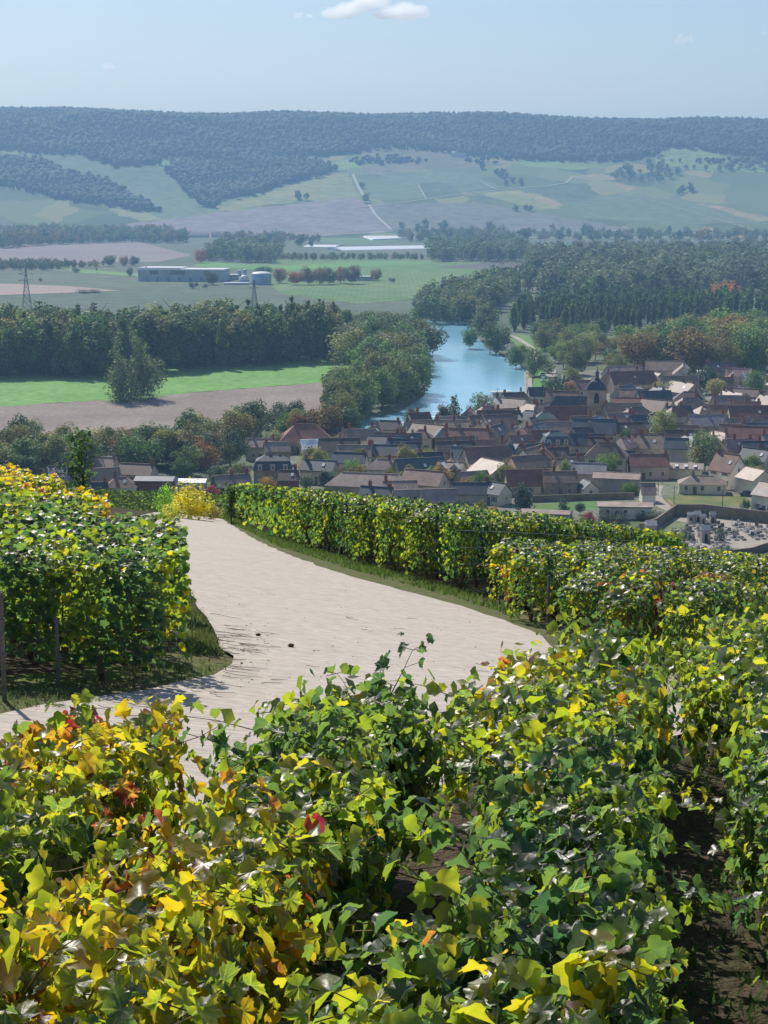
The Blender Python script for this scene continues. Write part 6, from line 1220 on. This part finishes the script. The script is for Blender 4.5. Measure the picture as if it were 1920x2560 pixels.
far_rows(up(-.085, .03, 84, 168), (1, .25), 1.2, 14, .13, lambda x, y: .62 if y > 108 else .45, 'golden yellow vineyard strip behind the clipped hedge block')
far_rows(up(.10, .30, 72, 240), (.35, 1), 1.25, 7, .2, lambda x, y: .24, 'green vineyard rows falling away towards the cemetery')
vp = [at(*p)[:2] for p in [(1660, 1252), (1700, 1244), (1860, 1244), (1876, 1256), (1780, 1274), (1705, 1276)]]
# ------------------------------------------------------------------ posts, wires
def post(px, py, hpx, mat, lab, thick=.03, wood=False):
    p = hit(px, py); h = hpx*p[1]/F; o = empty('trellis_post', tuple(p), random.uniform(0, 1)); tag(o, lab, 'post', 'trellis posts of the vineyard'); k = MB()
    if wood: k.tube([(0, 0, -.05), (0.01, 0, h*.5), (0, .01, h)], [thick*1.3, thick*1.2, thick*1.1], 7)
    else: k.box(-thick, thick, -.006, .006, -.05, h); k.box(-thick, -thick+.008, .0065, thick, -.05, h); k.box(thick-.008, thick, .0065, thick, -.05, h)
    k.build('shaft', M[mat], o); k = MB()
    for z in (.45, .75, .95): k.box(-thick-.012, thick+.012, -.014, -.0065, h*z-.01, h*z+.01)
    k.build('wire_clip', M['postgrey'], o); o['kind'] = 'thing'; del o['kind']
post(1291, 1532, 165, 'rust', 'dark rusty steel post taller than the vines beside the lane', .024); post(1370, 1582, 150, 'postgrey', 'grey post in front of a dark vine near the lane edge', .018); post(1237, 1512, 115, 'postgrey', 'thin grey post two vines before the rusty one', .025)
post(1580, 1652, 190, 'rust', 'reddish post wrapped by a red-leaved vine at the short grass edge', .035); post(1648, 1470, 75, 'bark', 'dark post rising from the loose vines near the clipped block end', .03, True); post(1758, 1440, 52, 'bark', 'short dark post above the loose vines toward the cemetery', .03, True); post(1708, 1440, 45, 'bark', 'thin dark post between loose vines and cemetery', .025, True); post(1852, 1440, 40, 'bark', 'small dark post farthest out in the loose vines', .03, True)
post(12, 1765, 300, 'postgrey', 'grey steel post at the cut-off end of the shaded hedge face', .018); post(147, 1725, 190, 'postgrey', 'weathered post among the trunks of the shaded hedge face', .014)
for i, (px, py, h) in enumerate([][:0] and [(614, 1345, 80), (700, 1388, 92), (800, 1428, 100), (906, 1462, 112), (1010, 1492, 122), (1085, 1512, 128)]): post(px, py-8, h, 'postgrey', f'grey end post of the clipped hedge block, {ORD2[i]} from its far end', .025)
def red_vine(px, py, R0, lab, s=1.0):
    p = hit(px, py); wild_vine(p[0], p[1], ROWA, R0, lab, 'red-leaved grapevines', topk=60, nshoot=9, base=.92*s)
red_vine(1592, 1640, .84, 'red-leaved grapevine wrapped round the reddish post', .9); red_vine(1318, 1530, .76, 'rusty red grapevine beside the tall rusty post', .75); red_vine(1700, 1478, .70, 'brownish red grapevine near the end of the clipped block', .7)
# wires of the loose block
k = MB()
for y0, x0, x1, y1 in ((30.5, 1.3, 6.5, 45), (26.5, 2.0, 9, 45), (24, 2.6, 9.5, 42)):
    for hgt in (.55, .85, 1.15):
        P = [(x0+(x1-x0)*t, y0+(y1-y0)*t, float(near_h(x0+(x1-x0)*t, y0+(y1-y0)*t))+hgt) for t in np.linspace(0, 1, 8)]; k.tube(P, .004, 3)
tag(k.build('trellis_wire', M['metal']), 'thin steel wires strung along the loose vine rows', 'wire', kind='stuff')
# ------------------------------------------------------------------ shrubs at the lane
def near_shrub(px, py, hpx, wpx, kd, col, lab, name='shrub', n=3200, size=.018, y=None, seed=0, h=None):
    p = hit(px, py) if y is None else np.array(((px-960)/F*y, y, float(near_h((px-960)/F*y, y)))); m_ = p[1]/F; r = np.random.default_rng(seed); h = h or hpx*m_
    lm = lumps_round(r, 26, 1, .5, .02, .25) if kd == 'round' else [(r.normal()*.09*(1.2-z), r.normal()*.09*(1.2-z), z, .12+.05*r.random(), .07) for z in np.linspace(.18, .97, 20)]
    o = empty(name, tuple(p)); tag(o, lab, 'shrub' if name == 'shrub' else 'tree'); w = wpx*m_ if kd == 'round' else h
    c = link('crown', crown_mesh('crown', lm, n, size, r, core=.4), o); c.scale = (w, w, h); c.color = (*col, 1)
    k = MB(); k.tube([(0, 0, -.03), (.01*h, 0, h*.5), (-.01*h, .01*h, h*.92)], [.02*h, .014*h, .004*h], 5)
    for i in range(5): a = i*1.3; k.tube([(0, 0, h*.15*i*.8), (.18*w*math.cos(a), .18*w*math.sin(a), h*(.3+.12*i))], [.008*h, .003*h], 4)
    k.build('trunk', M['bark'], o); return o
near_shrub(470, 1300, 92, 150, 'round', (.62, .56, .07), 'bright yellow shrub where the lane drops out of sight', seed=1, size=.03, n=1800); near_shrub(412, 1300, 92, 60, 'round', (.24, .42, .08), 'fresh green shrub leaning on the bright yellow one', seed=2, size=.04, n=900); near_shrub(430, 1304, 45, 70, 'round', (.5, .5, .09), 'low yellow-green tuft before the yellow shrub', seed=4, size=.05, n=700)
near_shrub(525, 1302, 50, 70, 'round', (.30, .26, .07), 'faded yellow-brown shrub trailing off the bright one', seed=3, size=.04, n=800); near_shrub(578, 1312, 96, 44, 'tall', (.10, .17, .05), 'leafy green sapling at the far corner of the clipped block', 'young_tree', seed=6, size=.04, n=700)
near_shrub(196, 0, 0, 50, 'tall', (.09, .15, .05), 'slender dark green sapling standing up from the autumn vines', 'young_tree', y=44, seed=5, n=520, size=.03, h=2.3)
# ------------------------------------------------------------------ grass, litter, twigs
def blades(polys, dens, hmin, hmax, col, label, cap=60000, name='grass'):
    P = []
    for poly, q in polys:
        W = np.array([hit(*p)[:2] for p in poly]); x0, y0 = W.min(0); x1, y1 = W.max(0); n = int((x1-x0)*(y1-y0)*dens*q); x = r5.uniform(x0, x1, n); y = r5.uniform(y0, y1, n); m = inpoly(x, y, W) & ((np.sin(x*2.1+y)*np.sin(y*1.7-x*.6)+r5.normal(0, .5, n)) > -.35); P.append(np.stack([x[m], y[m]], 1))
    P = np.concatenate(P)[:cap]; n = len(P); z = near_h(P[:, 0], P[:, 1])+.03; h = r5.uniform(hmin, hmax, n); a = r5.uniform(0, 6.28, n); w = h*.16; ln = r5.normal(0, .4, (n, 2))*h[:, None]
    b0 = np.stack([P[:, 0]-w*np.cos(a), P[:, 1]-w*np.sin(a), z], 1); b1 = np.stack([P[:, 0]+w*np.cos(a), P[:, 1]+w*np.sin(a), z], 1); t = np.stack([P[:, 0]+ln[:, 0], P[:, 1]+ln[:, 1], z+h], 1)
    V = np.stack([b0, b1, t], 1).reshape(-1, 3); o = link(name, mesh_np(name, V, np.arange(3*n).reshape(-1, 3), M['grass'], np.repeat(r5.random(n), 3))); o.color = (*col, 1); tag(o, label, 'grass', kind='stuff')
blades([([(550, 1300), (700, 1372), (860, 1424), (1020, 1468), (1160, 1506), (1300, 1556), (1300, 1530), (1160, 1485), (860, 1400), (600, 1310)], 1)], 420, .04, .11, (.13, .19, .05), 'short grass along the foot of the clipped hedge block')
blades([([(-20, 1730), (140, 1715), (300, 1700), (440, 1660), (500, 1570), (530, 1600), (560, 1650), (575, 1690), (360, 1735), (100, 1785), (-20, 1800)], .7), ([(450, 1440), (505, 1540), (545, 1610), (560, 1650), (470, 1650), (430, 1500)], 1.3), ([(1520, 1600), (1700, 1590), (2000, 1560), (2000, 1850), (1800, 1850), (1560, 1660)], 1)], 650, .03, .075, (.12, .16, .055), 'weeds and grass on the shaded verge and the path')
blades([([(600, 2080), (900, 2080), (900, 2700), (600, 2700)], 1), ([(1750, 1800), (2000, 1800), (2000, 2700), (1600, 2700)], 1)], 260, .03, .08, (.07, .12, .04), 'grass and weeds between the loose vine rows')
k = MB()
def twig(px, py, L):
    p = hit(px, py); a = random.gauss(0, .35); q = []
    for i in range(4): t = i/3*L; x, y = p[0]+t*math.cos(a), p[1]+t*math.sin(a); q.append((x+random.gauss(0, .012), y+random.gauss(0, .02), float(near_h(x, y))+.062))
    k.tube(q, [.0035, .003, .0025, .0015], 3)
for i in range(48): twig(random.gauss(560, 38), random.gauss(1640, 34), random.uniform(.08, .4))
for i in range(30): twig(random.uniform(40, 560), random.uniform(1730, 1790), random.uniform(.06, .25))
for i in range(12): twig(random.uniform(540, 1200), random.uniform(1540, 1720), random.uniform(.05, .2))
for px, py, L in ((520, 1545, .45), (860, 1552, .16), (280, 1775, .3), (520, 1820, .25)): twig(px, py, L)
tag(k.build('dry_twigs', M['debris']), 'dry pruned twigs strewn on the concrete at the lane corner', 'twigs', kind='stuff')
n = 300; W = [hit(px, py) for px, py in [(random.gauss(590, 60), random.gauss(1650, 50)) if random.random() < .35 else (random.uniform(0, 1400), random.uniform(1480, 1800)) for _ in range(n)]]
P = np.array([(w[0], w[1], float(near_h(w[0], w[1]))+.066) for w in W]); V, T_, a = place(LOW, P, frames(np.tile((0, 0, 1.0), (n, 1))+r5.normal(0, .2, (n, 3)), r5.normal(size=(n, 3))), r5.uniform(.006, .018, n), np.clip(r5.normal(.8, .2, n), 0, 1.2)); tag(link('leaf_litter', mesh_np('leaf_litter', V, T_, M['debris'])), 'dry leaves and grit scattered over the concrete lane', 'litter', kind='stuff')
for px, py, s, lab in ((728, 1629, .035, 'small dark stone lying on the pale lane'), (645, 1602, .03, 'dark pebble nearer the lane corner on the pale concrete')):
    p = hit(px, py); v, t = ico(2); v = v*(1+.15*r5.normal(size=(len(v), 1)))*(s, s*.8, s*.6)+np.array((p[0], p[1], p[2]+.05+s*.5)); tag(link('stone', mesh_np('stone', v, t, M['debris'])), lab, 'stone')
# ------------------------------------------------------------------ haze
mb = MB(); mb.box(-6100, 6100, -70, 7600, -1.5, 360)
hz, n, l = new_mat('valley_haze'); out = N(n, 'ShaderNodeOutputMaterial'); pv = N(n, 'ShaderNodeVolumePrincipled')
pv.inputs['Color'].default_value = (.36, .62, 1.0, 1); pv.inputs['Density'].default_value = 1.4e-4; pv.inputs['Anisotropy'].default_value = .2
l.new(pv.outputs[0], out.inputs['Volume'])
h = mb.build('haze', hz); tag(h, 'pale blue haze filling the valley air', 'haze', kind='stuff')
# clouds: bodies of vapour far beyond the haze
def cloud(px, py, wpx, hpx, lab, seed, dist=11000, dens=.02, nl=16):
    r = np.random.default_rng(seed); d = ray(px, py); c = np.array((0, 0, CAMZ))+d*dist; mpp_ = dist/F; w, h_c = wpx*mpp_, hpx*mpp_
    import bmesh
    Vs, Ts = [], []; k = 0; IV3, IT3 = ico(3)
    for i in range(nl):
        x = r.uniform(-.5, .5); z = r.uniform(-.1, .55)*(1-abs(x)*1.5); s = r.uniform(.16, .3)*(1-abs(x)*.9)
        v = IV3*(1+.22*np.sin(IV3[:, [1]]*5+i)*np.sin(IV3[:, [0]]*6+2*i)+.1*r.normal(size=(len(IV3), 1)))*(s*w*.8, s*w*.8, s*h_c*1.1)+(x*w, r.uniform(-.1, .1)*w, z*h_c)
        Vs.append(v); Ts.append(IT3+k); k += len(v)
    me = mesh_np('cloud', np.concatenate(Vs), np.concatenate(Ts), cm if wpx > 100 else cm2); o = link('cloud', me, None, tuple(c)); 
    md = o.modifiers.new('merge', 'REMESH'); md.mode = 'VOXEL'; md.voxel_size = w*.018
    tag(o, lab, 'cloud')
cm, n, l = new_mat('cloud_vapour'); out = N(n, 'ShaderNodeOutputMaterial'); vs = N(n, 'ShaderNodeVolumePrincipled'); vs.inputs['Color'].default_value = (1, 1, 1, 1); vs.inputs['Density'].default_value = .011; vs.inputs['Anisotropy'].default_value = .62
l.new(vs.outputs[0], out.inputs['Volume'])
cm2 = cm.copy(); cm2.node_tree.nodes['Principled Volume'].inputs['Density'].default_value = .022
cloud(935, 34, 235, 74, 'white cumulus cloud at the top edge of the sky', 3)
cloud(757, 43, 42, 18, 'small wisp of cloud next to the big cumulus', 4, nl=8)
cloud(273, 170, 30, 22, 'small lone puff of cloud low in the sky', 5, nl=10)
cloud(1710, 104, 46, 34, 'faint broken cloud on the emptier side of the sky', 6, nl=9)
cloud(1914, 88, 26, 18, 'faint bit of cloud cut by the frame edge', 8, nl=6)
